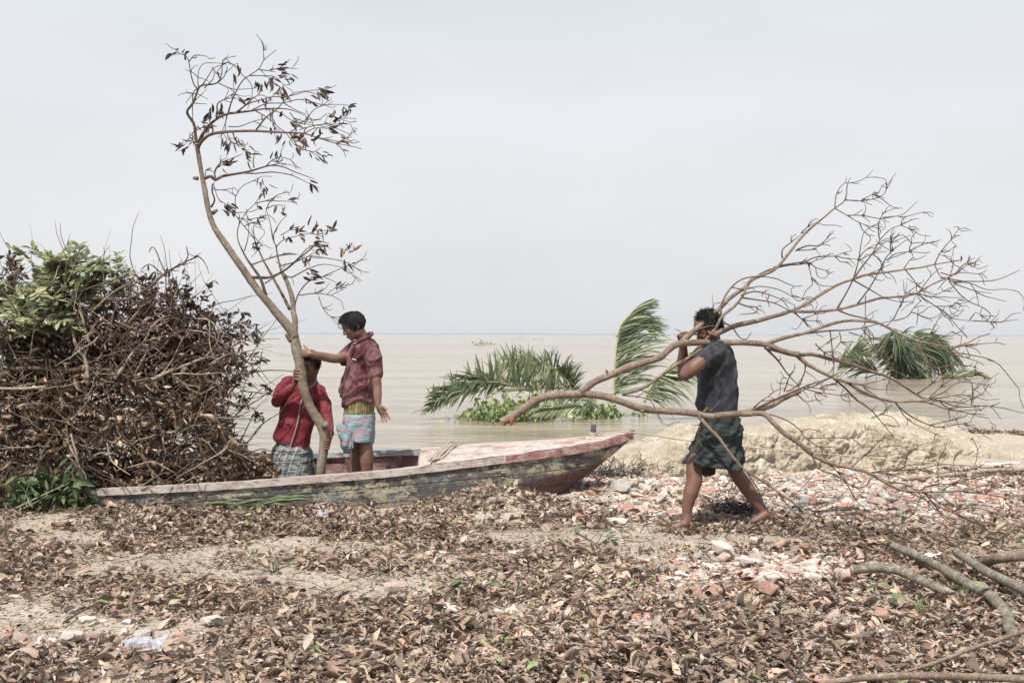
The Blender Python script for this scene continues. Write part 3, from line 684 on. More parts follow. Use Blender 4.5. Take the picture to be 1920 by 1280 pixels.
car.br([(205,800),(270,780),(350,745),(460,720),(550,695),(630,670),(700,635),(770,590),(850,545),(920,520),(980,500),(1060,490),(1160,475),(1240,465),(1310,450),(1400,435),(1430,430)], 5.5*pm, 1*pm, .5, YC+.16, True)
car.br([(640,675),(740,675),(850,665),(950,640),(1050,612),(1130,605),(1220,590),(1300,545),(1370,520),(1450,530),(1550,530),(1620,520),(1720,477)], 4.2*pm, .8*pm, .4, None, True)
car.br([(500,835),(560,810),(640,790),(720,770),(800,740),(880,720),(960,720),(1040,730),(1100,760),(1160,790),(1220,815),(1300,830),(1380,845),(1460,830),(1520,800),(1580,780)], 4*pm, .9*pm, -.3, None, True)
car.br([(650,885),(690,920),(740,950),(820,990),(900,1020),(960,1060),(1040,1090),(1120,1108),(1200,1105),(1290,1100)], 4.5*pm, 2*pm, -.2, None, True)
car.br([(380,1168),(490,1165),(530,1200),(580,1250),(620,1280)], 5.5*pm, 4.2*pm, -.15, None, True)
car.br([(530,265),(600,300),(700,325),(780,345),(850,385),(920,420),(1000,430),(1100,430),(1200,425),(1300,400),(1400,380)], 4.2*pm, .9*pm, -.4, None, True, Z6)
car.br([(400,165),(470,215),(530,265)], 5*pm, 4.2*pm, -.02, None, True, Z6)
car.br([(1040,600),(1100,670),(1150,720),(1200,790),(1250,850),(1300,890),(1380,940),(1450,990),(1536,1050)], 3.6*pm, 1.6*pm, -.1, None, True, Z4)
for b in [
 [(830,180),(840,110),(880,60),(950,65)],[(880,140),(960,145),(1050,125),(1078,90),(1075,45),(1050,35)],[(880,142),(950,145),(1010,165)],[(960,140),(1010,115)],
 [(830,180),(890,215),(950,250),(1020,272)],[(950,250),(965,285),(990,308)],[(890,215),(960,215),(1050,230),(1130,218)],[(670,300),(700,270),(740,250)],
 [(580,420),(580,380),(620,345),(660,315)],[(625,345),(625,320)],[(650,380),(700,360),(750,360),(790,330),(805,308)],[(640,383),(720,378),(770,355),(810,360)],
 [(540,465),(600,450),(690,435),(740,415),(830,410),(870,395),(912,385)],[(830,410),(880,420),(940,425)],[(470,500),(520,475),(600,455),(660,450),(710,445),(740,465),(790,480),(800,495)],
 [(705,450),(720,510)],[(700,450),(740,430),(750,415)],[(830,410),(860,438),(880,438)],
 [(285,700),(290,640),(320,580),(370,530),(430,510),(500,510),(555,520),(610,545),(640,555),(620,570),(630,600)],[(340,560),(400,570),(470,555),(560,570),(620,600),(660,625),(700,605)],
 [(380,600),(440,580),(500,590),(570,615),(640,645)],[(390,610),(460,620),(540,635),(610,670),(660,700),(705,745)],[(640,680),(680,715),(740,720)],[(680,710),(735,690)],
 [(370,635),(410,650),(455,655),(455,680),(375,690)],[(265,750),(230,745),(120,780)],[(300,730),(340,750),(375,800),(410,808),(430,775)],[(240,800),(260,740),(235,690),(250,640)],
 [(1310,450),(1340,390),(1390,330),(1425,280)],
 [(920,520),(970,450),(1010,400),(1050,330),(1100,280),(1150,260),(1190,240)],[(1150,260),(1165,225),(1250,200)],[(1045,330),(1040,270),(1060,210),(1115,182)],[(1060,225),(1130,218)],[(1150,262),(1180,275)],
 [(845,660),(880,600),(920,520),(945,430),(960,340),(970,300),(995,275)],[(940,640),(1000,560),(1040,490),(1070,430),(1100,390),(1170,335)],[(1100,390),(1100,350),(1140,305)],
 [(1085,430),(1120,400),(1190,390),(1260,395)],[(1190,390),(1200,350),(1285,345)],[(1190,390),(1240,360),(1280,348)],[(1160,475),(1190,430),(1210,415)],
 [(940,430),(980,380),(1040,350)],[(1010,400),(1050,430),(1055,480)],[(1400,315),(1435,310)],[(1310,450),(1340,510),(1370,520)],[(1340,490),(1400,500),(1450,450),(1500,462)],
 [(1370,520),(1420,490),(1520,495)],[(1385,530),(1480,540),(1560,570),(1650,568)],[(1400,540),(1500,575),(1585,588)],[(1380,530),(1430,590),(1480,630),(1540,655),(1580,690),(1560,720),(1500,720),(1430,715),(1380,700)],
 [(1225,590),(1270,620),(1330,660),(1380,700),(1430,760),(1468,800)],[(1240,590),(1290,605),(1350,580)],[(920,525),(1000,570),(1070,610),(1140,630)],[(1170,475),(1220,540),(1225,590)],
 [(1230,590),(1290,510),(1330,470)],[(1110,720),(1140,660),(1170,590)],[(1120,720),(1180,700),(1210,660),(1250,620)],[(1310,650),(1380,650),(1425,638)],[(980,600),(978,745)],[(1480,715),(1510,680),(1530,690)],
 [(1380,520),(1400,450),(1385,430)],[(1410,500),(1470,450)],[(1500,720),(1580,725)],
 [(700,780),(800,768),(880,765),(960,755),(1040,735),(1110,720)],[(850,670),(900,690),(980,710),(1080,745),(1150,785),(1220,820),(1290,840),(1380,860)],
 [(1380,860),(1450,840),(1600,825)],[(1390,870),(1460,880),(1560,900),(1620,930),(1680,1000),(1718,1050),(1718,1080)],[(1220,820),(1290,780),(1330,710),(1345,690)],
 [(900,775),(970,800),(1010,850),(1060,900),(1100,950)],[(810,770),(820,850),(830,930),(800,975)],[(855,775),(860,820),(820,870)],[(1240,830),(1240,880),(1300,960),(1330,980)],[(1390,880),(1440,890),(1520,915)],
 [(1220,815),(1240,860),(1290,940),(1320,985)],[(1300,830),(1345,800),(1390,775)],[(1200,680),(1230,690),(1225,740)],
 [(1280,1095),(1360,1060),(1430,1015),(1545,1025)],[(1290,1085),(1340,1040),(1400,1000),(1480,1000)],[(1290,1095),(1400,1080),(1440,1075)],[(1300,1100),(1400,1110),(1500,1125),(1575,1130)],
 [(1490,1120),(1495,1050),(1480,1010),(1400,990)],[(1400,1130),(1480,1100),(1545,1065)],[(1330,1100),(1380,1140),(1480,1165),(1570,1188)],[(1200,1105),(1290,1115),(1400,1150),(1540,1145)],
 [(740,830),(780,870),(840,900)],[(750,860),(790,830)],[(820,990),(880,1040),(940,1100),(1010,1150),(1070,1220),(1110,1270)],[(1120,1108),(1160,1150),(1220,1190),(1290,1220),(1350,1230),(1450,1215),(1490,1260)],
 [(1290,1220),(1400,1195),(1440,1175)],[(1130,1120),(1180,1190),(1250,1230),(1310,1260)],[(1010,1185),(1050,1170),(1110,1125)],[(510,860),(560,910),(610,980),(660,1030)],[(690,920),(690,960),(660,1040)],
 [(870,1010),(960,1025),(1060,1005)],[(1230,1070),(1300,1020),(1390,930),(1470,940)],[(1060,900),(1170,890),(1230,880)],[(960,755),(1000,800),(1020,850),(1080,880)],[(1320,950),(1400,930),(1500,940)],
 [(430,1155),(520,1110),(600,1075),(680,1040),(760,1010),(820,985),(830,940)],[(500,1140),(560,1110),(660,1060),(740,1030),(800,1000),(850,985)],[(445,1135),(480,1105),(512,1083)],[(640,1060),(690,1105),(720,1105)],
 [(590,1060),(610,1000),(580,995)],[(600,1060),(640,1040),(600,1020)],[(700,1035),(760,1045),(800,1030)],[(680,1040),(740,1060),(860,1078)]]: car.br(b)
for b in [[(1030,435),(1080,490),(1150,520),(1250,570),(1330,610),(1420,640)],[(1030,430),(1100,480),(1200,540),(1310,600)],[(1050,460),(1120,540),(1200,580),(1350,600)],
 [(780,345),(900,335),(1000,330),(1100,310),(1240,315)],[(780,345),(860,350),(950,380)],[(530,270),(560,330),(620,350),(680,390),(720,460),(760,500),(820,550),(900,580),(980,520),(1020,440)],
 [(600,300),(640,340),(700,400),(760,410),(800,350)],[(1100,430),(1180,380),(1250,370)],[(1200,430),(1300,440),(1400,460)],[(920,420),(980,440),(1040,470)],
 [(340,85),(420,115),(480,160),(500,190),(620,190),(700,190),(770,155)],[(500,190),(560,230),(640,230)],
 [(275,365),(330,400),(420,460),(480,500),(560,515),(650,510),(730,485)],[(365,415),(430,500),(480,540)],[(240,345),(290,420),(320,500)],[(560,515),(620,510),(700,500),(800,560),(880,580),(950,570)],
 [(480,500),(560,480),(640,470)],[(1090,390),(1090,310)],[(1170,370),(1160,290),(1200,250)],[(900,335),(940,280),(980,250)],[(1000,330),(1080,350),(1160,340),(1240,330),(1265,250),(1240,190)],
 [(1000,430),(1060,400),(1150,395),(1240,370),(1400,330)],[(850,385),(950,400),(1040,470),(1130,560),(1250,640)],[(700,325),(760,270),(840,195)],[(1150,520),(1230,500),(1330,520),(1400,560)]]:
    car.br(b, .0055, tr=Z6)
car.br([(1080,620),(1060,650),(1035,715)], .008, .005, tr=Z4); car.br([(1060,610),(1080,590),(1095,570)], .012, .009, .0, tr=Z4)
car.br([(690,515),(750,520),(820,540),(850,600),(875,650)], .005, tr=Z4); car.br([(750,525),(790,500),(850,480),(900,430)], .004, tr=Z4)
car.fine(520, .03, .15, .009, bias=(.3, 0, .05)); car.fine(80, .12, .3, .02, xlim=2.2, bias=(.6, 0, -.3)); car.fine(50, .1, .22, .02, xlim=1.2, bias=(.4, 0, .1))
# knuckles, stubs and torn butt
for (x, y, dx, dy, r) in ((335, 512, 4, -14, 9), (780, 585, 0, 12, 7), (430, 470, -8, -8, 6), (610, 400, -4, -8, 5)):
    if r:
        a = P(*Z4(x, y), YC); b = P(*Z4(x+dx, y+dy), YC-.01); car.main.tube([a, (a+b)/2, b], [r*pm/1.6, r*pm/1.9, r*pm/2.4], 7, .03)
torn = MB()
for k in range(16):
    a = P(*Z4(118+random.uniform(-6, 50), 632+random.uniform(-8, 8)), YC+random.uniform(-.02, .02)); d = nrm([-.6+rn()*.3, rn()*.3, -.5+rn()*.25])
    torn.tube([a, a+d*random.uniform(.02, .05)], [.012, .002], 4, .03)
a = P(*Z4(125, 632), YC); torn.tube([a-[.02, 0, .005], a+[.06, 0, .012]], [.02, .03], 8, .03, rough=.3)
cl = MB(); put_clusters(cl, car, [(1460,425,3,'u'),(1395,645,3,'h'),(510,580,3,'m')], size=.08)
t_car = thing('bare_branch', P(*Z4(105, 645), YC), 'big bare forked tree branch with many twigs, carried on the shoulder of the walking man', 'branch')
car.main.build('limbs', M['bark_carry'], t_car); car.tw.build('twigs', M['twig'], t_car); torn.build('torn_end', M['cutwood_red'], t_car); cl.build('dead_leaves', M['treeleaf'], t_car)

# ---------------- coconut fronds standing in the river ----------------
M['rachis'] = simple('frond_rib', (.33, .34, .17), .6, .2, 20)
def frond(rach, dirA, dirB, La, n=55, width=.045, label='', grav=.55, group=None, Lprof=None, jit=.16, t0=.08, cat='palm frond', val0=.5, fl=1.0, tw=1.0):
    t = thing('palm_frond', rach[0], label, cat, group)
    R, _ = resample(rach, np.linspace(0, 1, len(rach)), .05); rr = np.linspace(.028, .006, len(R))*fl
    mb = MB(); mb.tube(R, rr, 6, smooth=False); mb.build('rib', M['rachis'], t)
    T = np.gradient(R, axis=0); T /= np.linalg.norm(T, axis=1)[:, None]
    mb = MB(); quads = []; 
    for sd in (dirA, dirB):
        if sd is None: continue
        for k in range(n):
            tt_ = t0+(1-t0)*(k+random.random()*.5)/n; idx = min(len(R)-1, int(tt_*(len(R)-1))); p = R[idx]
            pr = (math.sin(math.pi*min(1, tt_*.85+.12))**.6) if Lprof is None else Lprof(tt_)
            L = La*pr*random.uniform(.85, 1.1)
            s_ = np.array(sd(tt_) if callable(sd) else sd, float)
            d = nrm(s_ + T[idx]*(.55+.5*tt_)*tw + rn(3)*jit)
            pts = [p]; q = p.copy(); seg = 6; g = grav*random.uniform(.6, 1.5)
            for a in range(seg):
                d = nrm(d+np.array([0, 0, -g*(a+1)/seg*.35])); q = q+d*L/seg; pts.append(q.copy())
            pts = np.array(pts); u = nrm(np.cross(d, rn(3)*.5+np.array([.3, -1, .3]))); wv = width*random.uniform(.7, 1.1)
            for a in range(seg+1):
                w = wv*max(.04, (1-(a/seg)**1.6))*(.5+.5*min(1, a+.4))/1
            ws = np.array([wv*(.4, .85, .85, .75, .55, .35, .04)[a] for a in range(seg+1)])
            up = nrm(np.cross(u, nrm(pts[-1]-pts[0])))
            Vv = np.stack([pts-u*ws[:, None]/2, pts+up*ws[:, None]*.18, pts+u*ws[:, None]/2], 1).reshape(-1, 3)
            ii = np.arange(seg)[:, None]*3; jj = np.arange(2)[None, :]
            Qq = np.stack([ii+jj, ii+jj+1, ii+3+jj+1, ii+3+jj], -1).reshape(-1, 4)
            mb.add(Vv, Qq, (), float(np.clip(val0+rn()*.2, 0, 1)))
    mb.build('leaflets', M['palm'], t); return t
def ZF(u, v): return (780+u/3.4286, 550+v/3.4286)
def fp(l, Y, dY=0): return [P(*ZF(*p), Y+dY*i/(len(l)-1)) for i, p in enumerate(l)]
YF = 21.0
frond(fp([(1268,700),(1272,600),(1280,450),(1290,330),(1310,240),(1350,190),(1400,180),(1450,205)], YF, .5), lambda t: (.9, -.25, -.10-.45*max(0, t-.5)), lambda t: (.85, .35, .12), 1.05, 62, .06, 'tall upright palm frond standing in the river, its tip curling over to the right', .5, Lprof=lambda t: .45+.75*math.sin(math.pi*min(1, t*.8+.15)))
frond(fp([(1290,280),(1320,200),(1370,140),(1420,90),(1480,60),(1500,50)], YF+.1, .2), lambda t: (.9, -.2, .15), lambda t: (.7, .3, -.1), .62, 32, .05, 'short pale palm frond rising at the top of the tall upright one', .4)
frond(fp([(1470,700),(1500,620),(1560,540),(1640,460),(1720,400),(1790,370)], YF-.4, -.2), lambda t: (.75, -.3, -.75), lambda t: (.8, .35, -.5), .95, 46, .055, 'palm frond leaning right behind the carried branch, leaflets hanging down', .5)
frond(fp([(810,660),(740,625),(640,600),(540,585),(440,590),(300,640),(180,690),(70,740)], YF-.2, -.2), lambda t: (.12, -.1, 1.0-.5*t), lambda t: (-.2, -.4, .15-.3*t), .95, 62, .06, 'low palm frond whose long leaflets stand up like a comb above the river', .16, Lprof=lambda t: 1.05-.62*t, tw=.12, val0=.6)
frond(fp([(980,640),(900,560),(820,500),(740,460),(640,450),(560,490)], YF+.4, .3), lambda t: (.2, -.2, .35), lambda t: (-.3, .4, -.6), .7, 44, .05, 'arching palm frond at the back of the left frond heap', .5)
frond(fp([(1010,640),(960,560),(900,490),(840,450),(770,440)], YF+.1, -.2), lambda t: (.75, -.2, .25), lambda t: (.5, -.3, -.7), .6, 38, .05, 'palm frond sagging to the right over the left frond heap', .7)
frond(fp([(560,590),(460,560),(380,560),(280,600),(180,650),(90,720)], YF-.3, -.2), lambda t: (-.3, -.3, .6), lambda t: (.0, -.5, -.5), .6, 48, .055, 'dark palm frond lying out to the left on the river', .6, val0=.3)
frond(fp([(1090,735),(1000,732),(900,738),(800,755),(720,790)], YF-.9, -.1), lambda t: (-.1, -.5, -.5), lambda t: (.05, -.2, .25), .32, 60, .05, 'small curled palm frond lying flat on the water below the others', .3, t0=.02, jit=.06, val0=.7)
frond(fp([(1180,720),(1100,680),(1000,660),(900,680)], YF-.3, 0), lambda t: (.3, -.3, -.3), lambda t: (0, .3, .3), .4, 36, .05, 'half sunken palm frond to the right of the left heap', .6)
frond(fp([(900,680),(860,600),(800,540),(720,500),(600,480),(520,520),(430,560)], YF+.2, -.2), lambda t: (.05, -.1, .8-.3*t), lambda t: (-.1, -.3, -.7), .62, 56, .05, 'yellowish palm frond at the crest of the left frond heap', .35, tw=.25, val0=.75)
frond(fp([(1000,690),(980,600),(960,540),(930,500)], YF+.2, -.2), lambda t: (.7, -.1, .3), lambda t: (-.2, -.3, .5), .55, 36, .045, 'upright palm frond stub at the right of the left frond heap', .4, val0=.55)
# right-hand clump, farther out
def ZG(u, v): return (1540+u/5.053, 590+v/5.053)
YG = 41.0
def gp(l, Y, dY=0): return [P(*ZG(*p), Y+dY*i/(len(l)-1)) for i, p in enumerate(l)]
L_ = ['top frond of the far drooping palm crown', 'left hanging frond of the far palm crown', 'right arching frond of the far palm crown', 'middle drooping frond of the far palm crown', 'dark inner frond of the far palm crown', 'low right frond of the far palm crown']
for k, (l, lb) in enumerate(zip([[(800,560),(780,400),(750,250),(720,150),(690,130)], [(790,560),(740,420),(680,300),(650,230)], [(820,540),(870,350),(950,220),(1080,210),(1180,290)],
       [(810,560),(830,380),(860,220),(900,150),(960,170)], [(800,560),(790,400),(830,260),(900,230)], [(850,560),(900,420),(980,330),(1080,330),(1150,370)]], L_)):
    frond(gp(l, YG, .4*(k-2)), lambda t: (.45, -.3, -.8), lambda t: (-.35, -.2, -.85), 1.55, 50, .1, lb, .5, 'fronds of the far palm crown in the river', fl=1.3, val0=.3, cat='palm frond', Lprof=lambda t: .6+.6*t)
frond(gp([(140,560),(200,470),(270,410),(340,380),(420,390)], YG, .3), lambda t: (.15, -.2, .8), lambda t: (.3, .3, .2), 1.3, 40, .09, 'light green fan of palm leaflets left of the far palm crown', .2, val0=.8)
frond(gp([(560,580),(480,540),(400,500),(330,480),(260,470)], YG-.4, .3), lambda t: (.1, -.3, .5), lambda t: (.3, .1, -.2), 1.2, 40, .09, 'greyish palm frond lying between the fan and the far palm crown', .4, val0=.45)
frond(gp([(1100,590),(1220,575),(1350,560),(1480,565),(1590,600)], YG-.3, 0), lambda t: (.2, -.3, .22), lambda t: (.2, .5, -.02), .6, 46, .09, 'flat palm frond floating to the right of the far palm crown', .2)
frond(gp([(1100,600),(1200,590),(1300,580),(1420,575)], YG-.6, 0), lambda t: (.1, -.3, .15), lambda t: (.2, .5, .05), .6, 30, .09, 'half sunken frond stub floating beside the far palm crown', .2)
# floating water plants
def plants(name, areas, label, size, cnt, mat='hyacinth'):
    mb = MB(); pos = []; 
    for (x, y, Y, sx, sy, sz, n) in areas:
        c = P(x, y, Y); q = rn(n, 3)*np.array([sx, sy, 0]); q[:, 2] = np.abs(rn(n))*sz*np.exp(-(q[:, 0]/sx)**2*.3); q = q+np.array([c[0], c[1], WATER_Z+.03]); pos.append(q)
    pos = np.concatenate(pos); n = len(pos); d = rn(n, 3)+np.array([0, 0, .5]); nv = rn(n, 3)*.7+np.array([0, -.6, .8]); L = size*(.6+.8*rnd(n))
    scatter(mb, T_FLAT, pos, d, nv, L, L*.75, np.clip(.5+.3*rn(n), 0, 1))
    for k in range(n//4):
        p = pos[k]; b = p.copy(); b[2] = WATER_Z-.02; b[0] += rn()*.05; mb.tube([b, p], [.008, .004], 4, 1)
    return tag(mb.build(name, M[mat]), label, 'water plants', kind='stuff')
plants('water_plants', [(945, 772, 20.3, .42, .3, .22, 420), (1000, 760, 20.6, .35, .3, .22, 220), (1075, 768, 20.8, .3, .2, .07, 120), (1115, 770, 20.8, .16, .12, .14, 90), (1148, 768, 21, .12, .1, .16, 80), (1205, 768, 21, .1, .2, .04, 20), (905, 770, 20.6, .2, .2, .1, 80)],
       'bright green water plants floating round the foot of the palm fronds', .11, 0)
plants('floating_weeds', [(903, 647, 160, .9, .6, .25, 60), (975, 638, 290, 1.4, .8, .4, 40), (1010, 637, 290, .9, .6, .3, 14)], 'small drifting tufts of weed far out on the river', .3, 0)
# ---------------- the heap of cut branches on the left ----------------
def region(poly, n, Y0, Y1, dens=None):
    """random points inside a solid whose face follows the outline poly, given in photo pixels, between depths"""
    poly = np.array(poly, float); lo = poly.min(0); hi = poly.max(0); out = []
    while len(out) < n:
        q = lo+(hi-lo)*rnd(4000, 2); ins = np.zeros(4000, bool); j = len(poly)-1
        for i in range(len(poly)):
            xi, yi = poly[i]; xj, yj = poly[j]
            ins ^= ((yi > q[:, 1]) != (yj > q[:, 1])) & (q[:, 0] < (xj-xi)*(q[:, 1]-yi)/(yj-yi+1e-9)+xi); j = i
        nz = fbm(np.stack([q[:, 0]/55, q[:, 1]/55, q[:, 0]*0], 1), 1, 3, 77)
        ins &= (nz+.62 > rnd(4000)*.9)
        out += list(q[ins])
    q = np.array(out[:n]); Y = Y0+(Y1-Y0)*rnd(n)**1.4
    return np.array([P(a, b, y) for (a, b), y in zip(q, Y)])
def wander(mb, p, d, L, r, k=6, n=5, jit=.35, grav=0):
    pts = [p]; d = nrm(d)
    for i in range(k): d = nrm(d+rn(3)*jit+np.array([0, 0, -grav])); pts.append(pts[-1]+d*L/k)
    mb.tube(pts, np.linspace(r, r*.3, k+1), n, .08, rough=.15); return np.array(pts)
DRY = [(-160, 640), (0, 690), (80, 700), (170, 690), (250, 700), (330, 700), (390, 740), (425, 800), (440, 850), (430, 905), (340, 918), (230, 925), (120, 945), (-160, 960)]
n = 11500; pos = np.concatenate([region(DRY, 8500, 8.1, 9.3), region(DRY, 3000, 9.2, 10.0)])
mb = MB(); d = rn(n, 3)*np.array([1, .9, .8])+np.array([.25, -.2, -.15]); L = .06+.11*rnd(n)
scatter(mb, T_CURL, pos, d, rn(n, 3)+np.array([0, -.5, .6]), L, L*(.12+.2*rnd(n)), np.clip(.6+.26*rn(n), 0, 1))
mb2 = MB()
for p in region(DRY, 900, 8.1, 9.6): wander(mb2, p, rn(3)*np.array([1, .5, .6]), random.uniform(.25, .8), random.uniform(.003, .009))
heap = thing('brush_heap', P(180, 930, 8.8), 'waist-high heap of tangled brown curled leaves and twigs filling the left end of the boat', 'brush')
heap['kind'] = 'stuff'
mb.build('dry_leaves', M['curl'], heap)['kind'] = 'stuff'; mb2.build('twigs', M['twig'], heap)['kind'] = 'stuff'
def leafy(name, stems, label, cat, mat, ntw, Ltw, nleaf, size, wr, val, tm, hang=0, barkm='twig', r=.012, group=None, tr=ID, outward=0.5, leafjit=.03, wood='stems', sv=.2, comp=False):
    """a cut branch: stems traced in the photo, twigs off them, leaves on the twigs"""
    base = P(*tr(*stems[0][0][0]), stems[0][1])
    t = thing(name, base, label, cat, group); w = MB(); pos = []; d = []; nv = []
    for pts, Y0, Y1 in stems:
        W = np.array([P(*tr(*p), Y0+(Y1-Y0)*i/max(1, len(pts)-1)) for i, p in enumerate(pts)])
        w.tube(W, np.linspace(r, r*.35, len(W)), 7, .05, rough=.12); R, _ = resample(W, np.zeros(len(W)), .04)
        for k in range(ntw):
            i = random.randrange(max(1, len(R)//6), len(R)); T = nrm(R[i]-R[i-1]); dd = nrm(T*outward+rn(3)*.75)
            tw = wander(w, R[i], dd, Ltw*random.uniform(.5, 1.3), r*.28, 5, 4, .25, hang)
            if comp:      # compound leaf: pairs of leaflets along the twig
                ax = nrm(tw[-1]-tw[0]); sd_ = nrm(np.cross(ax, [0, -.4, 1]))
                q, _ = resample(tw, np.zeros(len(tw)), .03)
                for pt in q[len(q)//4:]:
                    for s_ in (-1, 1):
                        pos.append(pt); d.append(sd_*s_*.9+ax*.55+rn(3)*.18); nv.append(np.array([0, -.4, 1])+rn(3)*.35)
            else:
                for a in range(nleaf):
                    f = random.random(); j = min(len(tw)-2, int(f*(len(tw)-1))); pt = tw[j]+(tw[j+1]-tw[j])*random.random()
                    pos.append(pt+rn(3)*leafjit*.3); d.append(nrm(tw[j+1]-tw[j])*.6+rn(3)*.7+np.array([0, 0, -hang*2])); nv.append(rn(3)+np.array([0, -.4, .7]))
    w.build(wood, M[barkm], t)
    n = len(pos); L = size*(.65+.7*rnd(n)); lm = MB()
    if not n: return t
    scatter(lm, tm, np.array(pos), np.array(d), np.array(nv), L, L*wr*(.8+.4*rnd(n)), np.clip(val+sv*rn(n), 0, 1))
    lm.build('leaves', M[mat], t); return t
# dark withered crowns (upper middle and right)
def fan(cx, cy, tips, Y0, Y1): return [([(cx+rn()*4, cy+rn()*4), ((cx+x)/2+rn()*14, (cy+y)/2+rn()*14-6), (x, y)], Y0, Y1+rn()*.25) for x, y in tips]
G = 'withered branches in the upper part of the brush heap'
leafy('withered_branch', fan(230, 720, [(190, 560), (240, 530), (290, 548), (330, 545), (280, 590), (210, 600), (170, 620)], 8.9, 8.7), 'bushy branch of small dark withered leaves at the top middle of the heap', 'branch', 'dark', 38, .24, 11, .058, .42, .42, T_FLAT, .05, group=G)
leafy('withered_branch', fan(300, 730, [(345, 545), (375, 575), (405, 590), (360, 620), (330, 600), (420, 620), (300, 590)], 8.8, 8.6), 'round dense crown of blackish leaves below the end of the long bent branch', 'branch', 'dark', 38, .24, 11, .058, .42, .34, T_FLAT, .05, group=G)
leafy('withered_branch', fan(330, 760, [(440, 605), (455, 640), (470, 665), (430, 660), (400, 680), (452, 700), (385, 650)], 8.7, 8.5), 'loose dark leafy branch at the right edge of the heap, against the river', 'branch', 'dark', 24, .22, 8, .052, .4, .45, T_FLAT, .06, group=G)
leafy('withered_branch', fan(120, 730, [(60, 640), (110, 610), (150, 640), (40, 690), (180, 660), (230, 650), (90, 670)], 8.9, 8.6), 'shaded brown branch behind the green leaves', 'branch', 'dark', 34, .28, 9, .07, .36, .5, T_FLAT, .05, group=G)
leafy('withered_branch', [([(400, 650), (440, 665), (470, 685), (500, 720)], 8.5, 8.4), ([(440, 740), (460, 755), (490, 780)], 8.5, 8.4), ([(440, 610), (465, 620), (490, 635)], 8.5, 8.4)], 'drooping twigs with black leaves reaching farthest right over the river', 'branch', 'dark', 12, .08, 5, .05, .36, .3, T_FLAT, .1, r=.005, group=G)
leafy('withered_branch', fan(20, 600, [(12, 480), (8, 540), (40, 500), (-30, 520)], 8.8, 8.6), 'dark purple leafy twig sticking up at the left edge of the photo', 'branch', 'dark', 12, .16, 6, .06, .4, .4, T_FLAT, .0, r=.006, group=G)
# green crown
leafy('green_branch', fan(60, 660, [(20, 505), (60, 495), (95, 500), (120, 520), (10, 560), (60, 540), (100, 545), (30, 590), (80, 590), (120, 580), (10, 620), (-40, 540), (-30, 600)], 8.7, 8.45), 'leafy green branch at the top left of the heap', 'branch', 'green', 12, .25, 0, .09, .42, .62, T_FLAT, .03, comp=True, r=.01, sv=.24)
leafy('green_branch', [([(120, 620), (125, 560), (127, 510), (130, 490)], 8.5, 8.4), ([(125, 560), (145, 520), (160, 500)], 8.5, 8.4), ([(130, 540), (115, 520), (105, 500)], 8.5, 8.4), ([(130, 590), (160, 560), (175, 540)], 8.5, 8.4)], 'upright green shoot with paired leaves, right of the leafy green branch', 'branch', 'green', 18, .2, 0, .10, .38, .66, T_FLAT, .05, comp=True, r=.008, sv=.2)
leafy('green_branch', [([(190, 560), (187, 530), (182, 500), (188, 490)], 8.5, 8.4), ([(220, 570), (215, 530), (222, 505), (216, 495)], 8.5, 8.4), ([(215, 545), (235, 520), (240, 510)], 8.5, 8.4)], 'small sparse green sprig against the sky beside the long bent branch', 'branch', 'green', 9, .13, 0, .06, .4, .55, T_FLAT, .0, comp=True, r=.005)
leafy('green_branch', [([(90, 955), (115, 905), (135, 885), (150, 880)], 8.05, 7.8), ([(100, 950), (140, 910), (165, 905)], 8.05, 7.8), ([(85, 940), (60, 905), (30, 890)], 8.05, 7.85), ([(110, 950), (130, 930), (160, 935)], 8.0, 7.8), ([(60, 930), (30, 880), (10, 870)], 8.05, 7.9)], 'dark green leafy branch lying at the foot of the heap over the boat end', 'branch', 'dgreen', 14, .16, 0, .115, .3, .5, T_FLAT, .1, comp=False, r=.007)
o = [x for x in bpy.data.objects if x.get('label', '').startswith('dark green leafy branch')][0]
# give it leaves as compound sprays
n = 330; c = np.array([P(*(lambda t, a: (25+135*t+rn()*8, 895+40*random.random()+rn()*10))(random.random(), 0), 7.85+.2*random.random()) for _ in range(n)]); lm = MB()
scatter(lm, T_FLAT, c, rn(n, 3)+np.array([.5, -.2, -.6]), rn(n, 3)*.6+np.array([0, -.7, .7]), .09+.06*rnd(n), .03+.015*rnd(n), np.clip(.45+.25*rn(n), 0, 1)); lm.build('leaves', M['dgreen'], o)
# thin twigs running all through the heap
CROWN = [(-160, 560), (0, 520), (60, 520), (150, 530), (240, 545), (330, 560), (400, 590), (460, 640), (480, 700), (455, 760), (430, 800), (300, 760), (0, 720), (-160, 700)]
mb = MB()
for p in region(CROWN, 430, 8.1, 9.1): wander(mb, p, rn(3)*np.array([1, .4, .8])+np.array([.3, 0, .35]), random.uniform(.2, .75), random.uniform(.0025, .007), jit=.17)
mb.build('twigs', M['twig'], heap)['kind'] = 'stuff'
mb = MB()
for p in region(CROWN, 80, 8.0, 8.4): wander(mb, p, rn(3)*np.array([1, .4, .8])+np.array([.2, 0, .3]), random.uniform(.15, .55), random.uniform(.003, .007), jit=.18)
for p in region(DRY, 110, 7.98, 8.3): wander(mb, p, rn(3)*np.array([1, .4, .5]), random.uniform(.15, .6), random.uniform(.003, .008), jit=.2)
mb.build('pale_twigs', M['twig_pale'], heap)['kind'] = 'stuff'
n = 1500; pos = region([(-100, 590), (60, 600), (200, 600), (300, 600), (400, 640), (440, 720), (420, 800), (200, 740), (-100, 700)], n, 8.1, 8.9); mb = MB(); L = .05+.06*rnd(n)
scatter(mb, T_CURL, pos, rn(n, 3), rn(n, 3)+np.array([0, -.5, .6]), L, L*(.15+.2*rnd(n)), np.clip(.45+.28*rn(n), 0, 1)); mb.build('dry_leaves', M['curl'], heap)['kind'] = 'stuff'
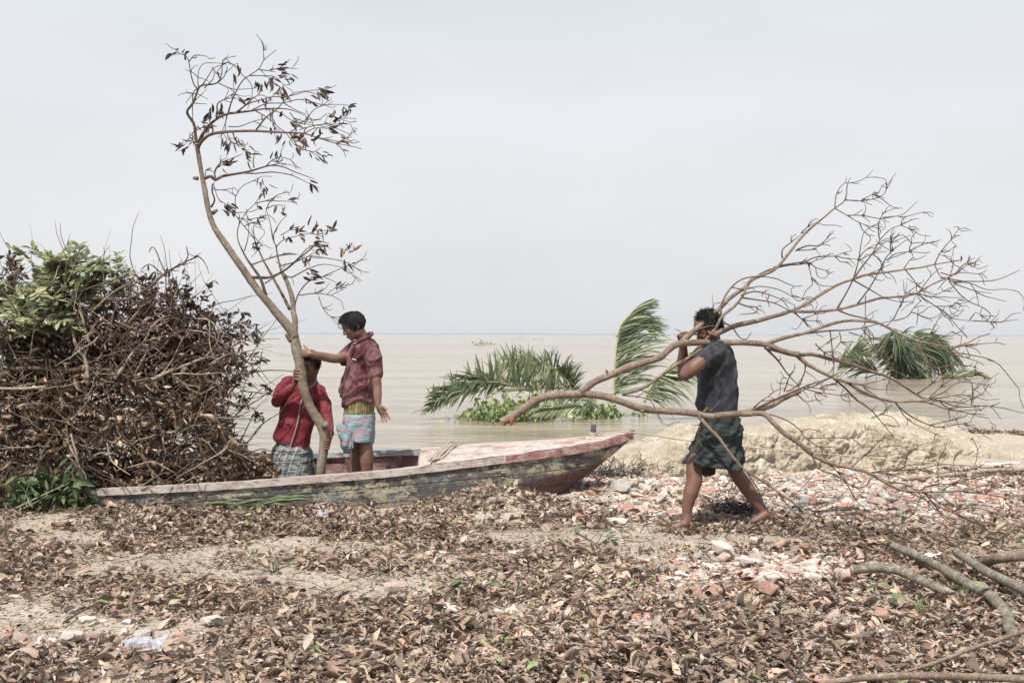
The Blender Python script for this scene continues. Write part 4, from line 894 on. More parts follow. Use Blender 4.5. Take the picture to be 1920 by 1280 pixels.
# single bare branches that can be told apart
def bare(pts, Y0, Y1, r, label, mat='twig_pale', cat='branch', extra=(), name='bare_stick', fine=6, tr=ID, r1=.45, ex=.5):
    mb = MB(); pm_ = 0
    def one(q, ya, yb, ra, rb):
        W = np.array([P(*tr(*p), ya+(yb-ya)*i/max(1, len(q)-1)) for i, p in enumerate(q)]); mb.tube(W, np.linspace(ra, rb, len(W)), 8, .04, rough=.14)
        return W
    W = one(pts, Y0, Y1, r, r*r1)
    for q in extra: one(q, (Y0+Y1)/2, (Y0+Y1)/2+random.uniform(-.15, .15), max(.005, r*ex), max(.0025, r*.15))
    R, _ = resample(W, np.zeros(len(W)), .05)
    for k in range(fine):
        i = random.randrange(len(R)//3, len(R)); wander(mb, R[i], nrm(R[i]-R[i-1])+rn(3)*.7, random.uniform(.06, .2), r*.22, 3, 4, .3)
    return tag(mb.build(name, M[mat]), label, cat)
bare([(-60, 690), (0, 650), (40, 618), (90, 590), (140, 562), (185, 560), (235, 562), (270, 545), (310, 512), (345, 492), (372, 480)], 8.3, 8.2, .026, 'long brown branch bending across the heap top and up against the sky', 'twig', fine=24, r1=.2, ex=.22, extra=[[(310, 512), (300, 490), (292, 470), (285, 463), (279, 472)], [(345, 492), (352, 480), (349, 462)], [(305, 515), (280, 495), (265, 505)]])
bare([(151, 566), (150, 580), (156, 600), (161, 622), (168, 645)], 8.15, 8.15, .012, 'short white barkless stick hanging straight down below the bent branch', extra=[[(151, 566), (140, 555), (122, 545)]], r1=.8, fine=2)
bare([(165, 720), (163, 690), (158, 670), (146, 655), (140, 640), (135, 615), (132, 600)], 8.1, 8.2, .018, 'pale forked stick standing in the middle of the heap', extra=[[(158, 670), (165, 650), (168, 640)], [(140, 640), (150, 652), (163, 648)]], fine=4)
bare([(215, 710), (230, 690), (250, 660), (270, 640), (283, 615)], 8.1, 8.3, .016, 'light grey straight stick slanting up right in the heap', extra=[[(270, 640), (300, 632), (335, 628)], [(283, 615), (300, 598), (320, 590)]], fine=5)
bare([(285, 712), (320, 695), (350, 684), (380, 672), (412, 666)], 8.1, 8.2, .016, 'cream coloured stick pointing right towards the river at the right of the heap', extra=[[(300, 705), (320, 680), (335, 650), (345, 630)], [(385, 670), (408, 640), (405, 610), (375, 590)]], fine=5)
bare([(-40, 700), (0, 695), (60, 690), (110, 694), (160, 690), (230, 696)], 8.2, 8.15, .022, 'thick horizontal brown branch through the middle of the heap', 'twig', extra=[[(20, 690), (40, 672), (75, 676), (100, 700)]], fine=8)
bare([(-30, 725), (0, 728), (50, 728), (90, 724)], 8.0, 8.05, .012, 'pale straight stick end at the left edge of the heap', fine=0, r1=.8)
bare([(405, 910), (385, 860), (370, 810), (375, 760), (390, 700)], 8.1, 8.3, .016, 'dark upright forked twig in front of the log at the right of the heap', 'twig', extra=[[(385, 860), (400, 820), (430, 790), (470, 770)], [(375, 790), (410, 750), (450, 735)], [(380, 840), (350, 800), (340, 760)], [(390, 700), (420, 670), (445, 640)], [(390, 870), (430, 845), (475, 822)]], fine=30)
bare([(370, 770), (400, 740), (430, 715), (455, 700)], 8.2, 8.4, .009, 'spray of thin bare twigs spreading right above the river', 'twig', extra=[[(400, 760), (440, 760), (480, 765)], [(400, 780), (435, 780), (478, 788)], [(390, 790), (430, 800), (460, 802)], [(395, 740), (425, 725), (460, 722)], [(400, 800), (430, 815), (475, 818)]], fine=40)
bare([(-30, 985), (20, 958), (60, 938), (130, 905)], 7.9, 7.8, .010, 'thin pale branch lying on the ground in front of the green leaves', fine=3, extra=[[(40, 955), (70, 940), (90, 928)]])
# log end
mb = MB(); W = [P(300, 870, 8.5), P(370, 856, 8.35), P(410, 846, 8.3), P(438, 838, 8.25)]; mb.tube(W, [.05, .05, .047, .045], 14, .03, rough=.08, capmi=1)
tag(mb.build('log', [M['bark_log'], M['cutwood']]), 'short thick log end sticking out of the heap above the boat side', 'log')
# dry leaf bunches in the boat beside the red-shirted boy
leafy('dry_leaf_bunch', [([(445, 905), (460, 870), (455, 850)], 8.5, 8.5), ([(470, 905), (480, 880), (500, 875)], 8.5, 8.5), ([(500, 905), (503, 880), (500, 858)], 8.5, 8.5), ([(420, 905), (425, 870), (440, 850)], 8.4, 8.4)], 'bunch of dry olive brown leaves left of the boy in the plaid cloth', 'leaves', 'curl', 9, .12, 9, .11, .4, .75, T_CURL, .05)

# ---------------- logs and sticks at the lower right ----------------
def log(pts, rs, label, name='log', mats=('bark_log', 'cutwood'), n=14, subs=(), gcheck=False):
    mb = MB(); W = []
    for (x, y, hgt), r in zip(pts, rs):
        # point on the view ray of (x,y) that lies hgt above the ground
        Yv = 5.0
        for _ in range(30):
            p = P(x, y, Yv); gz = float(ground_z(np.array([p[0]]), np.array([p[1]]))[0])+hgt; Yv = (H-gz)*F/(y-CY-ROLL*(x-CX))
        W.append(P(x, y, Yv))
    mb.tube(W, rs, n, .03, rough=.07, capmi=1)
    for (i, dx, dz, r) in subs:
        a = W[i]; mb.tube([a, a+np.array([dx, -.02, dz])*.5, a+np.array([dx, -.02, dz])], [r, r*.9, r*.8], 8, .03, capmi=1)
    return tag(mb.build(name, [M[k] for k in mats]), label, 'log' if name == 'log' else 'stick')
log([(1598, 1068, .09), (1640, 1064, .11), (1683, 1068, .12), (1730, 1088, .11), (1775, 1108, .08), (1835, 1132, .0), (1880, 1145, -.06)], [.026, .027, .029, .026, .023, .021, .02], 'shortest log, grey with a bend, its cut end pointing left over the brick pieces')
log([(1675, 1022, .10), (1740, 1050, .09), (1810, 1090, .08), (1860, 1118, .08), (1888, 1150, .06), (1896, 1180, .05), (1925, 1205, .04)], [.024, .026, .028, .030, .029, .028, .029], 'longest log, crooked and lichen spotted, sloping down to the lower right corner', subs=[(2, .02, -.06, .012)])
log([(1793, 1034, .12), (1850, 1070, .11), (1900, 1095, .1), (1990, 1140, .1)], [.023, .026, .028, .029], 'log with a split orange brown tip lying above the longest one')
log([(1838, 1056, .04), (1880, 1044, .15), (1930, 1040, .16), (1990, 1036, .16)], [.024, .033, .035, .035], 'thick brown log end behind the other logs at the right edge', mats=('bark_carry', 'cutwood'))
log([(1830, 1130, .02), (1880, 1142, .03), (1925, 1160, .03)], [.022, .024, .024], 'dark short log lying under the longest one')
log([(1540, 1283, .10), (1600, 1272, .11), (1700, 1266, .12), (1820, 1268, .12), (1940, 1273, .12)], [.010, .013, .014, .015, .016], 'long smooth branch lying along the lower edge of the photo', 'branch', ('bark_carry', 'cutwood'))
log([(1700, 1258, .09), (1760, 1240, .11), (1830, 1213, .12), (1930, 1180, .13)], [.006, .008, .009, .01], 'thin straight stick rising to the right edge among the dead leaves', 'branch', ('bark_carry', 'cutwood'))
log([(1700, 897, .03), (1780, 890, .04), (1860, 882, .05), (1960, 879, .05)], [.022, .022, .02, .018], 'straight pale pole lying across the rubble far right', 'branch', ('twig_pale', 'cutwood'))
log([(118, 1168, .03), (160, 1142, .03), (185, 1134, .04), (215, 1150, .02), (265, 1165, .02)], [.006, .006, .006, .005, .003], 'crooked thin twig on the bare sand at lower left', 'branch', ('twig', 'cutwood'), n=6)
log([(370, 1125, .03), (330, 1120, .03), (260, 1112, .03)], [.005, .005, .003], 'straight thin twig among the leaves left of centre', 'branch', ('twig', 'cutwood'), n=6)
log([(880, 990, .02), (960, 996, .03), (1060, 994, .03), (1180, 992, .02)], [.004, .004, .004, .003], 'thin pale cane lying on the sand in front of the boat bow', 'branch', ('twig_pale', 'cutwood'), n=6)
log([(1540, 1225, .04), (1590, 1200, .05), (1640, 1185, .05)], [.012, .014, .012], 'short greenish stick half buried in leaves at lower right', 'branch', ('bark_log', 'cutwood'), n=8)
# ---------------- dead leaves on the ground ----------------
def gpt(x, y):
    Yv = 6.0
    for _ in range(25):
        p = P(x, y, Yv); gz = float(ground_z(np.array([p[0]]), np.array([p[1]]))[0]); Yv = .5*Yv+.5*(H-gz)*F/(y-CY-ROLL*(x-CX))
    return P(x, y, Yv)
# bare sand patches and rubble patches (centre and reach on the ground, from photo)
BARE = [(90, 1185, 260, 34, 1.2), (30, 1150, 120, 40, 1), (700, 1108, 170, 26, 1.2), (620, 1025, 190, 14, .8), (820, 1050, 160, 16, .7), (1120, 1012, 260, 16, .9), (1430, 1012, 260, 15, .9), (1700, 985, 200, 16, .6),
        (130, 1010, 150, 26, .8), (70, 985, 90, 14, .7), (480, 1085, 150, 18, .75), (300, 1060, 150, 16, .65), (420, 1160, 120, 14, .5), (900, 1080, 120, 14, .6), (260, 1120, 120, 14, .6), (1620, 920, 330, 40, .95), (1250, 912, 190, 26, .9), (1480, 1065, 190, 34, .8), (1200, 1165, 60, 14, .5), (1620, 1100, 60, 14, .5), (1880, 840, 120, 26, .6), (1500, 885, 200, 16, .9), (1000, 1150, 90, 12, .3)]
bp = []
for (x, y, rx, ry, s) in BARE:
    c = gpt(x, y); a = gpt(x+rx, y); b = gpt(x, y-ry); d_ = gpt(x, y+ry); bp.append((c[0], c[1], abs(a[0]-c[0]), abs(b[1]-d_[1])/2, s))
def bareness(x, y):
    Pt = np.stack([x, y, 0*x], 1); w = fbm(Pt, 1.6, 4, 21)*.55; r = 0*x
    for (cx, cy, sx, sy, s) in bp: r = np.maximum(r, s*np.exp(-(((x-cx)/sx)**2+((y-cy)/sy)**2)*(1+w))*1.25)
    return np.clip(r+np.clip(fbm(Pt, 2.0, 4, 33)-.04, 0, 1)*1.5, 0, 1)
def litter(n, y0, y1, pw, size, seed, thick=.05, wide=None):
    np.random.seed(seed); y = y0+(y1-y0)*rnd(n)**pw; hw = .56*y+.4; x = (rnd(n)*2-1)*(hw if wide is None else wide)
    if wide is not None: k0 = ((np.abs(x) > hw-.3) | (y < 3.9)) & (rnd(n) < np.clip((wide-np.abs(x))/3, 0, 1)*np.clip((y-y0)/1.5, 0, 1)); x, y = x[k0], y[k0]; n = len(x)
    b = bareness(x, y); keep = (rnd(n) > b**.8*1.0) & (y < shoreY(x)+.1)
    hull = (x < .55) & (y > 8.12)                       # boat stands here
    keep &= ~hull; x, y, b = x[keep], y[keep], b[keep]; n = len(x)
    z = ground_z(x, y)+.006+rnd(n)*thick*(1-b)*(.6+.8*np.clip(fbm(np.stack([x, y, 0*x], 1), 1.4, 3, 5)+.4, 0, 1.3))
    d = np.stack([rn(n), rn(n), rn(n)*.2], 1); nv = np.stack([rn(n)*.33, rn(n)*.33-.08, np.ones(n)], 1)
    up = rnd(n) < .08; nv[up] = rn(up.sum(), 3)
    L = size*(.45+.95*rnd(n)**1.3); W = L*(.25+.3*rnd(n))
    tone = np.clip(.45+.26*rn(n)+.16*fbm(np.stack([x, y, 0*x], 1), 1.1, 2, 71)+ b*.08, 0, .94)
    gr = rnd(n) < .022; tone[gr] = .955+.045*rnd(gr.sum())
    return np.stack([x, y, z], 1), d, nv, L, W, tone
lt = thing('leaf_litter', (0, 6, 0), 'thick brown carpet of dead leaves over the river bank', 'dead leaves'); lt['kind'] = 'stuff'
mb = MB(); scatter(mb, T_LITTER, *litter(30000, 3.7, 7.4, .95, .080, 101, .055)); mb.build('dead_leaves', M['litter'], lt)['kind'] = 'stuff'
mb = MB(); scatter(mb, T_LITTER[:6], *litter(26000, 7.2, 10.8, 1.1, .078, 102, .045)); mb.build('dead_leaves', M['litter'], lt)['kind'] = 'stuff'
# beyond the edges of the photo
mb = MB(); scatter(mb, T_LITTER[:8], *litter(60000, .5, 11.5, 1, .085, 177, .05, 10)); mb.build('dead_leaves', M['litter'], lt)['kind'] = 'stuff'
# narrow slivers and torn halves
for q, (y0, y1, nn, sz) in enumerate(((3.7, 7.4, 42000, .05), (7.2, 10.8, 22000, .05))):
    p_, d_, nv_, L_, W_, t_ = litter(nn, y0, y1, .95, sz, 140+q, .065); W_ = L_*(.1+.3*rnd(len(L_))); mb = MB(); scatter(mb, [T_FLAT[0], T_STRIP[1], T_CURL[2], T_FLAT[4], T_STRIP[3]], p_, d_, nv_, L_, W_, np.clip(t_+.12*rn(len(t_)), 0, .95)); mb.build('leaf_pieces', M['litter'], lt)['kind'] = 'stuff'
# crumbs: small broken bits on the sand
np.random.seed(5); n = 40000; y = 3.8+6.6*rnd(n); x = (rnd(n)*2-1)*(.56*y+.3); k = (y < shoreY(x)) & ~((x < .55) & (y > 8.15)); x, y = x[k], y[k]; n = len(x)
mb = MB(); L = .012+.03*rnd(n)**2; scatter(mb, T_FLAT[:4], np.stack([x, y, ground_z(x, y)+.004+.01*rnd(n)], 1), np.stack([rn(n), rn(n), rn(n)*.2], 1), np.stack([rn(n)*.4, rn(n)*.4, 1+0*x], 1), L, L*(.15+.5*rnd(n)), np.clip(.4+.25*rn(n), 0, .94))
mb.build('leaf_crumbs', M['litter'], lt)['kind'] = 'stuff'
# dark drift of leaves at the waterline far right
n = 2600; x = 5.6+4.2*rnd(n); y = 13.6+1.4*rnd(n)+.0*x; mb = MB(); scatter(mb, T_LITTER[:5], np.stack([x, y, ground_z(x, y)+.008+.03*rnd(n)**2], 1), rn(n, 3)*np.array([1, 1, .12]), rn(n, 3)*.25+np.array([0, 0, 1.]), .05+.08*rnd(n), .03+.03*rnd(n), np.clip(.55+.22*rn(n), 0, .94))
mb.build('dead_leaves', M['litter'], lt)['kind'] = 'stuff'

# ---------------- broken bricks ----------------
def chunk_mat(name, c1, c2, c3):
    m = NT(name, .92, .15); a = m.noise(14, 5); b = m.noise(55, 5, rough=.7)
    c = m.ramp(a, [(.35, c1), (.5, c2), (.66, c3)]); c = m.mix(m.ramp(b, [(.38, .5), (.5, 0)]), c, tuple(x*.55 for x in c1)); m.col(c); m.bump(m.math('ADD', a, b), .8, .01); return m.m
CM = {'red brick': chunk_mat('red_brick', (.38, .19, .145), (.48, .28, .22), (.58, .45, .38)), 'pink brick': chunk_mat('pink_brick', (.50, .36, .30), (.60, .46, .39), (.68, .6, .53)),
      'white plaster': chunk_mat('white_plaster', (.60, .55, .48), (.72, .68, .61), (.62, .42, .34)), 'grey mortar': chunk_mat('grey_mortar', (.30, .285, .265), (.42, .40, .375), (.54, .49, .44))}
random.seed(11); np.random.seed(11)
PROTO = {}
for kname, km in CM.items():
    PROTO[kname] = []
    for q in range(6):
        bm = bmesh.new(); sx, sy, sz = (1, random.uniform(.55, .8), random.uniform(.28, .5))
        for _ in range(16):
            p = np.random.rand(3)*2-1; p = p/max(np.max(np.abs(p)), .2)*random.uniform(.8, 1); bm.verts.new((p[0]*sx*.5, p[1]*sy*.5, p[2]*sz*.5))
        r = bmesh.ops.convex_hull(bm, input=bm.verts); bmesh.ops.delete(bm, geom=[v for v in bm.verts if not v.link_faces], context='VERTS')
        bmesh.ops.bevel(bm, geom=bm.edges[:], offset=.025, segments=1, affect='EDGES')
        bmesh.ops.recalc_face_normals(bm, faces=bm.faces[:])
        me = bpy.data.meshes.new(kname.replace(' ', '_')+'_piece'); bm.to_mesh(me); bm.free(); me.materials.append(km); PROTO[kname].append(me)
def frag(kname, p, s, rz=None, label=None, group=None, tilt=.3, name=None, sink=.25):
    me = random.choice(PROTO[kname]); o = bpy.data.objects.new(name or ('brick_fragment' if 'brick' in kname else 'plaster_fragment' if 'plaster' in kname else 'mortar_fragment'), me); COL.objects.link(o)
    o.location = (p[0], p[1], p[2]+s*.16*(1-sink)+(.015 if p[1] < 7.4 else 0)); o.scale = (s, s*random.uniform(.8, 1.1), s*random.uniform(.8, 1.2)); o.rotation_euler = (rn()*tilt, rn()*tilt, random.uniform(0, 6.28) if rz is None else rz)
    cat = {'brick': 'brick', 'plaster': 'rubble', 'mortar': 'rubble'}[kname.split()[1]]
    return tag(o, label, cat, group)
named = [('white plaster', 968, 1050, .11, 'chalk white round lump on the dead leaves at the middle of the foreground'), ('grey mortar', 1190, 1083, .11, 'grey white rough lump to the right of the round white one'),
 ('pink brick', 1152, 1102, .15, 'triangular pink brick piece just below the grey white lump'), ('white plaster', 845, 1160, .17, 'broad orange and white piece with a green leaf lying on it'),
 ('white plaster', 1160, 982, .19, 'whitish block with flat top on the sand in front of the walking man'), ('grey mortar', 1125, 945, .13, 'square light grey brick end below the bow'),
 ('grey mortar', 1085, 908, .2, 'long half buried grey slab nearest to the bow bottom'), ('grey mortar', 1165, 918, .3, 'wide flat grey slab in front of the mud bank'), ('white plaster', 1215, 912, .22, 'cream rounded brick on the rubble left of the front leg'),
 ('red brick', 1085, 970, .14, 'red brick piece with white edge left of the front foot'), ('red brick', 1178, 955, .12, 'small bright red brick piece between grey end and front foot'), ('red brick', 1655, 1168, .17, 'flat bright red brick piece lying between the logs and the dead leaves'),
 ('red brick', 1440, 1120, .16, 'large flat red brick piece in front of the rubble patch'), ('white plaster', 1355, 1045, .2, 'long slab with a pale green painted face'), ('white plaster', 1405, 1068, .17, 'flat long white plaster piece in the rubble patch'),
 ('pink brick', 1590, 1090, .14, 'orange pink brick left of the shortest log'), ('red brick', 1860, 935, .2, 'reddish brick block far right in the rubble'), ('grey mortar', 1500, 950, .14, 'upright grey stone behind the rear foot'), ('white plaster', 606, 961, .17, 'torn cream slab on the leaves in front of the boat side'),
 ('pink brick', 740, 1112, .13, 'pink brick piece alone on the bare sand'), ('white plaster', 140, 1205, .11, 'white plaster piece left of the plastic bag'), ('pink brick', 178, 1203, .1, 'small pink piece beside the plastic bag'), ('grey mortar', 1898, 970, .12, 'pale round stone near the right edge'), ('red brick', 1600, 1150, .1, 'dull red brick piece left of the flat bright red one')]
for kname, x, y, s, lb in named: frag(kname, gpt(x, y), s, None, lb, tilt=.2, sink=-.35 if y > 1000 else .1)
# greenish paint on the slab
zones = [(1300, 915, 260, 26, 34), (1620, 940, 300, 36, 70), (1480, 1068, 150, 32, 34), (1500, 1165, 360, 85, 36), (1120, 1150, 240, 90, 20), (1250, 960, 200, 20, 18), (1820, 900, 120, 26, 16), (300, 1210, 220, 40, 3), (1480, 890, 260, 14, 22)]
LB = {'red brick': 'red brick fragment scattered on the leafy bank', 'pink brick': 'faded pink brick fragment scattered on the leafy bank', 'white plaster': 'small whitish plaster lump scattered on the leafy bank', 'grey mortar': 'small grey mortar lump scattered on the leafy bank'}
ZL = ['in the rubble strip between the bow and the walking man', 'in the rubble strip behind and right of the walking man', 'in the rubble patch on the sand below the rear foot', 'among the dead leaves left of the logs', 'among the dead leaves in the lower middle', 'around the feet of the walking man', 'in the rubble at the far right edge', 'near the plastic bag at lower left', 'at the foot of the mud bank']
for zi, (x, y, rx, ry, n) in enumerate(zones):
    for _ in range(n):
        px_, py_ = x+rn()*rx*.55, y+rn()*ry*.5
        if py_ < 872 or px_ > 2000 or py_ > 1290: continue
        kname = random.choices(list(CM), [.2, .36, .3, .14])[0]; frag(kname, gpt(px_, py_), random.uniform(.045, .15)*(1.25 if py_ < 960 else .95), None, LB[kname].replace('scattered on the leafy bank', ZL[zi]), 'broken bricks and plaster scattered on the bank', .35)
# gravel-size rubble as one uncountable mass
rb = thing('fine_rubble', (2.5, 8.3, 0), 'fine crushed brick and mortar rubble between the larger pieces', 'rubble'); rb['kind'] = 'stuff'
for kname in CM:
    mb = MB(); tm = []
    for me in PROTO[kname][:4]:
        vv = np.array([v.co[:] for v in me.vertices]); tm.append((vv, [tuple(p.vertices) for p in me.polygons]))
    for zi, (x, y, rx, ry, n) in enumerate(zones):
        for _ in range(int(n*(11 if zi in (0, 1, 8) else 13))):
            px_, py_ = x+rn()*rx*.65, y+rn()*ry*.6
            if py_ < 870 or py_ > 1290: continue
            Yv = H*F/(py_-CY); p = P(px_, py_, Yv); p[2] = 0; s = .015+.07*random.random()**2; vv, ff = random.choice(tm)
            R = np.array(Matrix.Rotation(random.uniform(0, 6.28), 3, 'Z') @ Matrix.Rotation(rn()*.4, 3, 'X')); p = p+[0, 0, s*.1]; mb.add(vv*s @ R.T + p, None, ff)
    off = 0; V = np.concatenate(mb.v); gz = ground_z(V[:, 0], V[:, 1]); 
    for a in mb.v:
        c = a.mean(0); a[:, 2] += gz[off+len(a)//2]; off += len(a)
    mb.build('rubble_bits', CM[kname], rb, smooth=False)['kind'] = 'stuff'

# ---------------- odd bits ----------------
def crumple(c, size, mat, name, label, cat, seed, hgt=.6):
    n = 22; u = np.linspace(-1, 1, n); A, B = np.meshgrid(u, u); Pt = np.stack([A.ravel(), B.ravel(), 0*A.ravel()+seed], 1)
    r = fbm(Pt, 1.3, 3, seed); r2 = fbm(Pt, 1.9, 4, seed+3)
    V = np.stack([A.ravel()*(1+.4*r)*size[0]+.3*size[0]*r2, B.ravel()*(.7+.5*r2)*size[1], np.abs(r2+.3)*hgt*size[0]+.06+.25*np.abs(r)*size[0]], 1)+c
    i = np.arange(n-1)[:, None]*n; j = np.arange(n-1)[None, :]; mb = MB(); mb.add(V, np.stack([i+j, i+j+1, i+n+j+1, i+n+j], -1).reshape(-1, 4))
    return tag(mb.build(name, mat), label, cat)
m = NT('clear_plastic_film', .25, .6); m.col((.72, .73, .76)); m.transl(.65, (.8, .8, .85)); M['plastic'] = m.m
M['paper'] = simple('torn_paper', (.72, .69, .62), .8, .1, 20)
crumple(gpt(275, 1240), (.095, .07), M['plastic'], 'plastic_bag', 'crumpled whitish clear plastic bag lying on the leaves at lower left', 'plastic bag', 3, .7)
crumple(gpt(605, 985), (.045, .04), M['plastic'], 'plastic_scrap', 'small bright white plastic scrap standing below the cream slab', 'litter', 5, 1.3)
crumple(gpt(1740, 1062), (.08, .05), M['paper'], 'paper_scrap', 'pale pinkish torn sheet lying between the logs', 'litter', 8, .3)
crumple(gpt(1870, 822+60), (.2, .05), M['paper'], 'paper_scrap', 'long white flat scrap on the far right bank', 'litter', 9, .1)
def sprig(x, y, n, size, label, mat='dgreen', flat=.5, hgt=.06, spread=.08, name='green_leaves'):
    c = gpt(x, y); t = thing(name, c, label, 'leaves'); mb = MB(); pos = c+rn(n, 3)*np.array([spread, spread*.6, 0])+np.array([0, 0, 1])*np.abs(rn(n, 1))*hgt+[0, 0, .03]
    L = size*(.7+.6*rnd(n)); scatter(mb, T_FLAT, pos, rn(n, 3)*np.array([1, 1, flat]), rn(n, 3)*.4+np.array([0, -.5, .8]), L, L*.45, np.clip(.55+.2*rn(n), 0, 1)); mb.build('leaves', M[mat], t)
    w = MB()
    for p in pos[:8]: w.tube([c+[0, 0, .01], (c+p)/2+[0, 0, .01], p], [.003]*3, 4, .05)
    w.build('stems', M['twig'], t); return t
sprig(1005, 925, 16, .08, 'small upright dark green plant in the leaves under the bow', hgt=.13, spread=.04, flat=1.2)
sprig(958, 918, 12, .07, 'low green sprig to the left of the small upright plant', hgt=.06)
sprig(455, 992, 10, .075, 'broad green leaves lying in the litter in front of the boat', 'green', spread=.1)
sprig(515, 1076, 9, .06, 'green leaves in the middle left of the litter', 'green', spread=.08)
sprig(880, 1130, 9, .07, 'dull green leaf cluster left of the centre pink piece', 'green', spread=.08)
sprig(1740, 1150, 26, .075, 'olive green leaves lying beneath the logs', 'green', spread=.3, hgt=.04)
sprig(1120, 985+40, 10, .07, 'small green leaves on the sand by the thin cane', 'dgreen', spread=.1)
# strip of palm leaf lying against the boat side
c0, c1 = P(385, 948, 7.9), P(578, 938, 7.95)
t = thing('palm_leaf_strip', c0, 'long green strip of palm leaf lying on the litter against the boat side', 'palm leaf'); mb = MB()
for k in range(16):
    a = c0+(c1-c0)*random.uniform(0, .75)+rn(3)*.012; b = a+(c1-c0)*random.uniform(.2, .4)+rn(3)*np.array([.02, .03, .012]); mb.tube([a, (a+b)/2+[0, 0, .012], b], [.004, .014, .002], 4, .05)
mb.build('blades', M['palm'], t)
# burnt bundle of fine twigs between the man's feet
n = 0; t = MB(); c = gpt(1385, 965)
for k in range(420):
    p = c+rn(3)*np.array([.13, .06, 0])+np.array([0, 0, .02+abs(rn())*.05]); wander(t, p, rn(3)*np.array([1, .7, .5]), random.uniform(.05, .14), .0028, 3, 4, .5)
M['char'] = simple('blackened_twigs', (.05, .045, .048), .8, .4, 30)
tag(t.build('twig_tangle', M['char']), 'blackish tangle of fine twigs on the sand between the feet of the walking man', 'twigs', kind='stuff')
t = MB(); c = gpt(1150, 893)
for k in range(300):
    p = c+rn(3)*np.array([.26, .1, 0])+np.array([0, 0, .02+abs(rn())*.05]); wander(t, p, rn(3)*np.array([1, .7, .5]), random.uniform(.05, .16), .005, 3, 4, .5)
tag(t.build('root_tangle', M['char']), 'dark tangle of roots and debris at the waterline under the bow', 'roots', kind='stuff')
# fine fallen twigs in the litter
t = MB(); np.random.seed(9)
for k in range(900):
    y = 4+6*random.random(); x = random.uniform(-.55, .55)*y
    if (x < .6 and y > 8.0): continue
    z = float(ground_z(np.array([x]), np.array([y]))[0]); wander(t, np.array([x, y, z+.02+.03*random.random()]), rn(3)*np.array([1, 1, .12]), random.uniform(.08, .35), random.uniform(.0015, .004), 4, 4, .2)
t.build('fallen_twigs', M['twig'], lt)['kind'] = 'stuff'
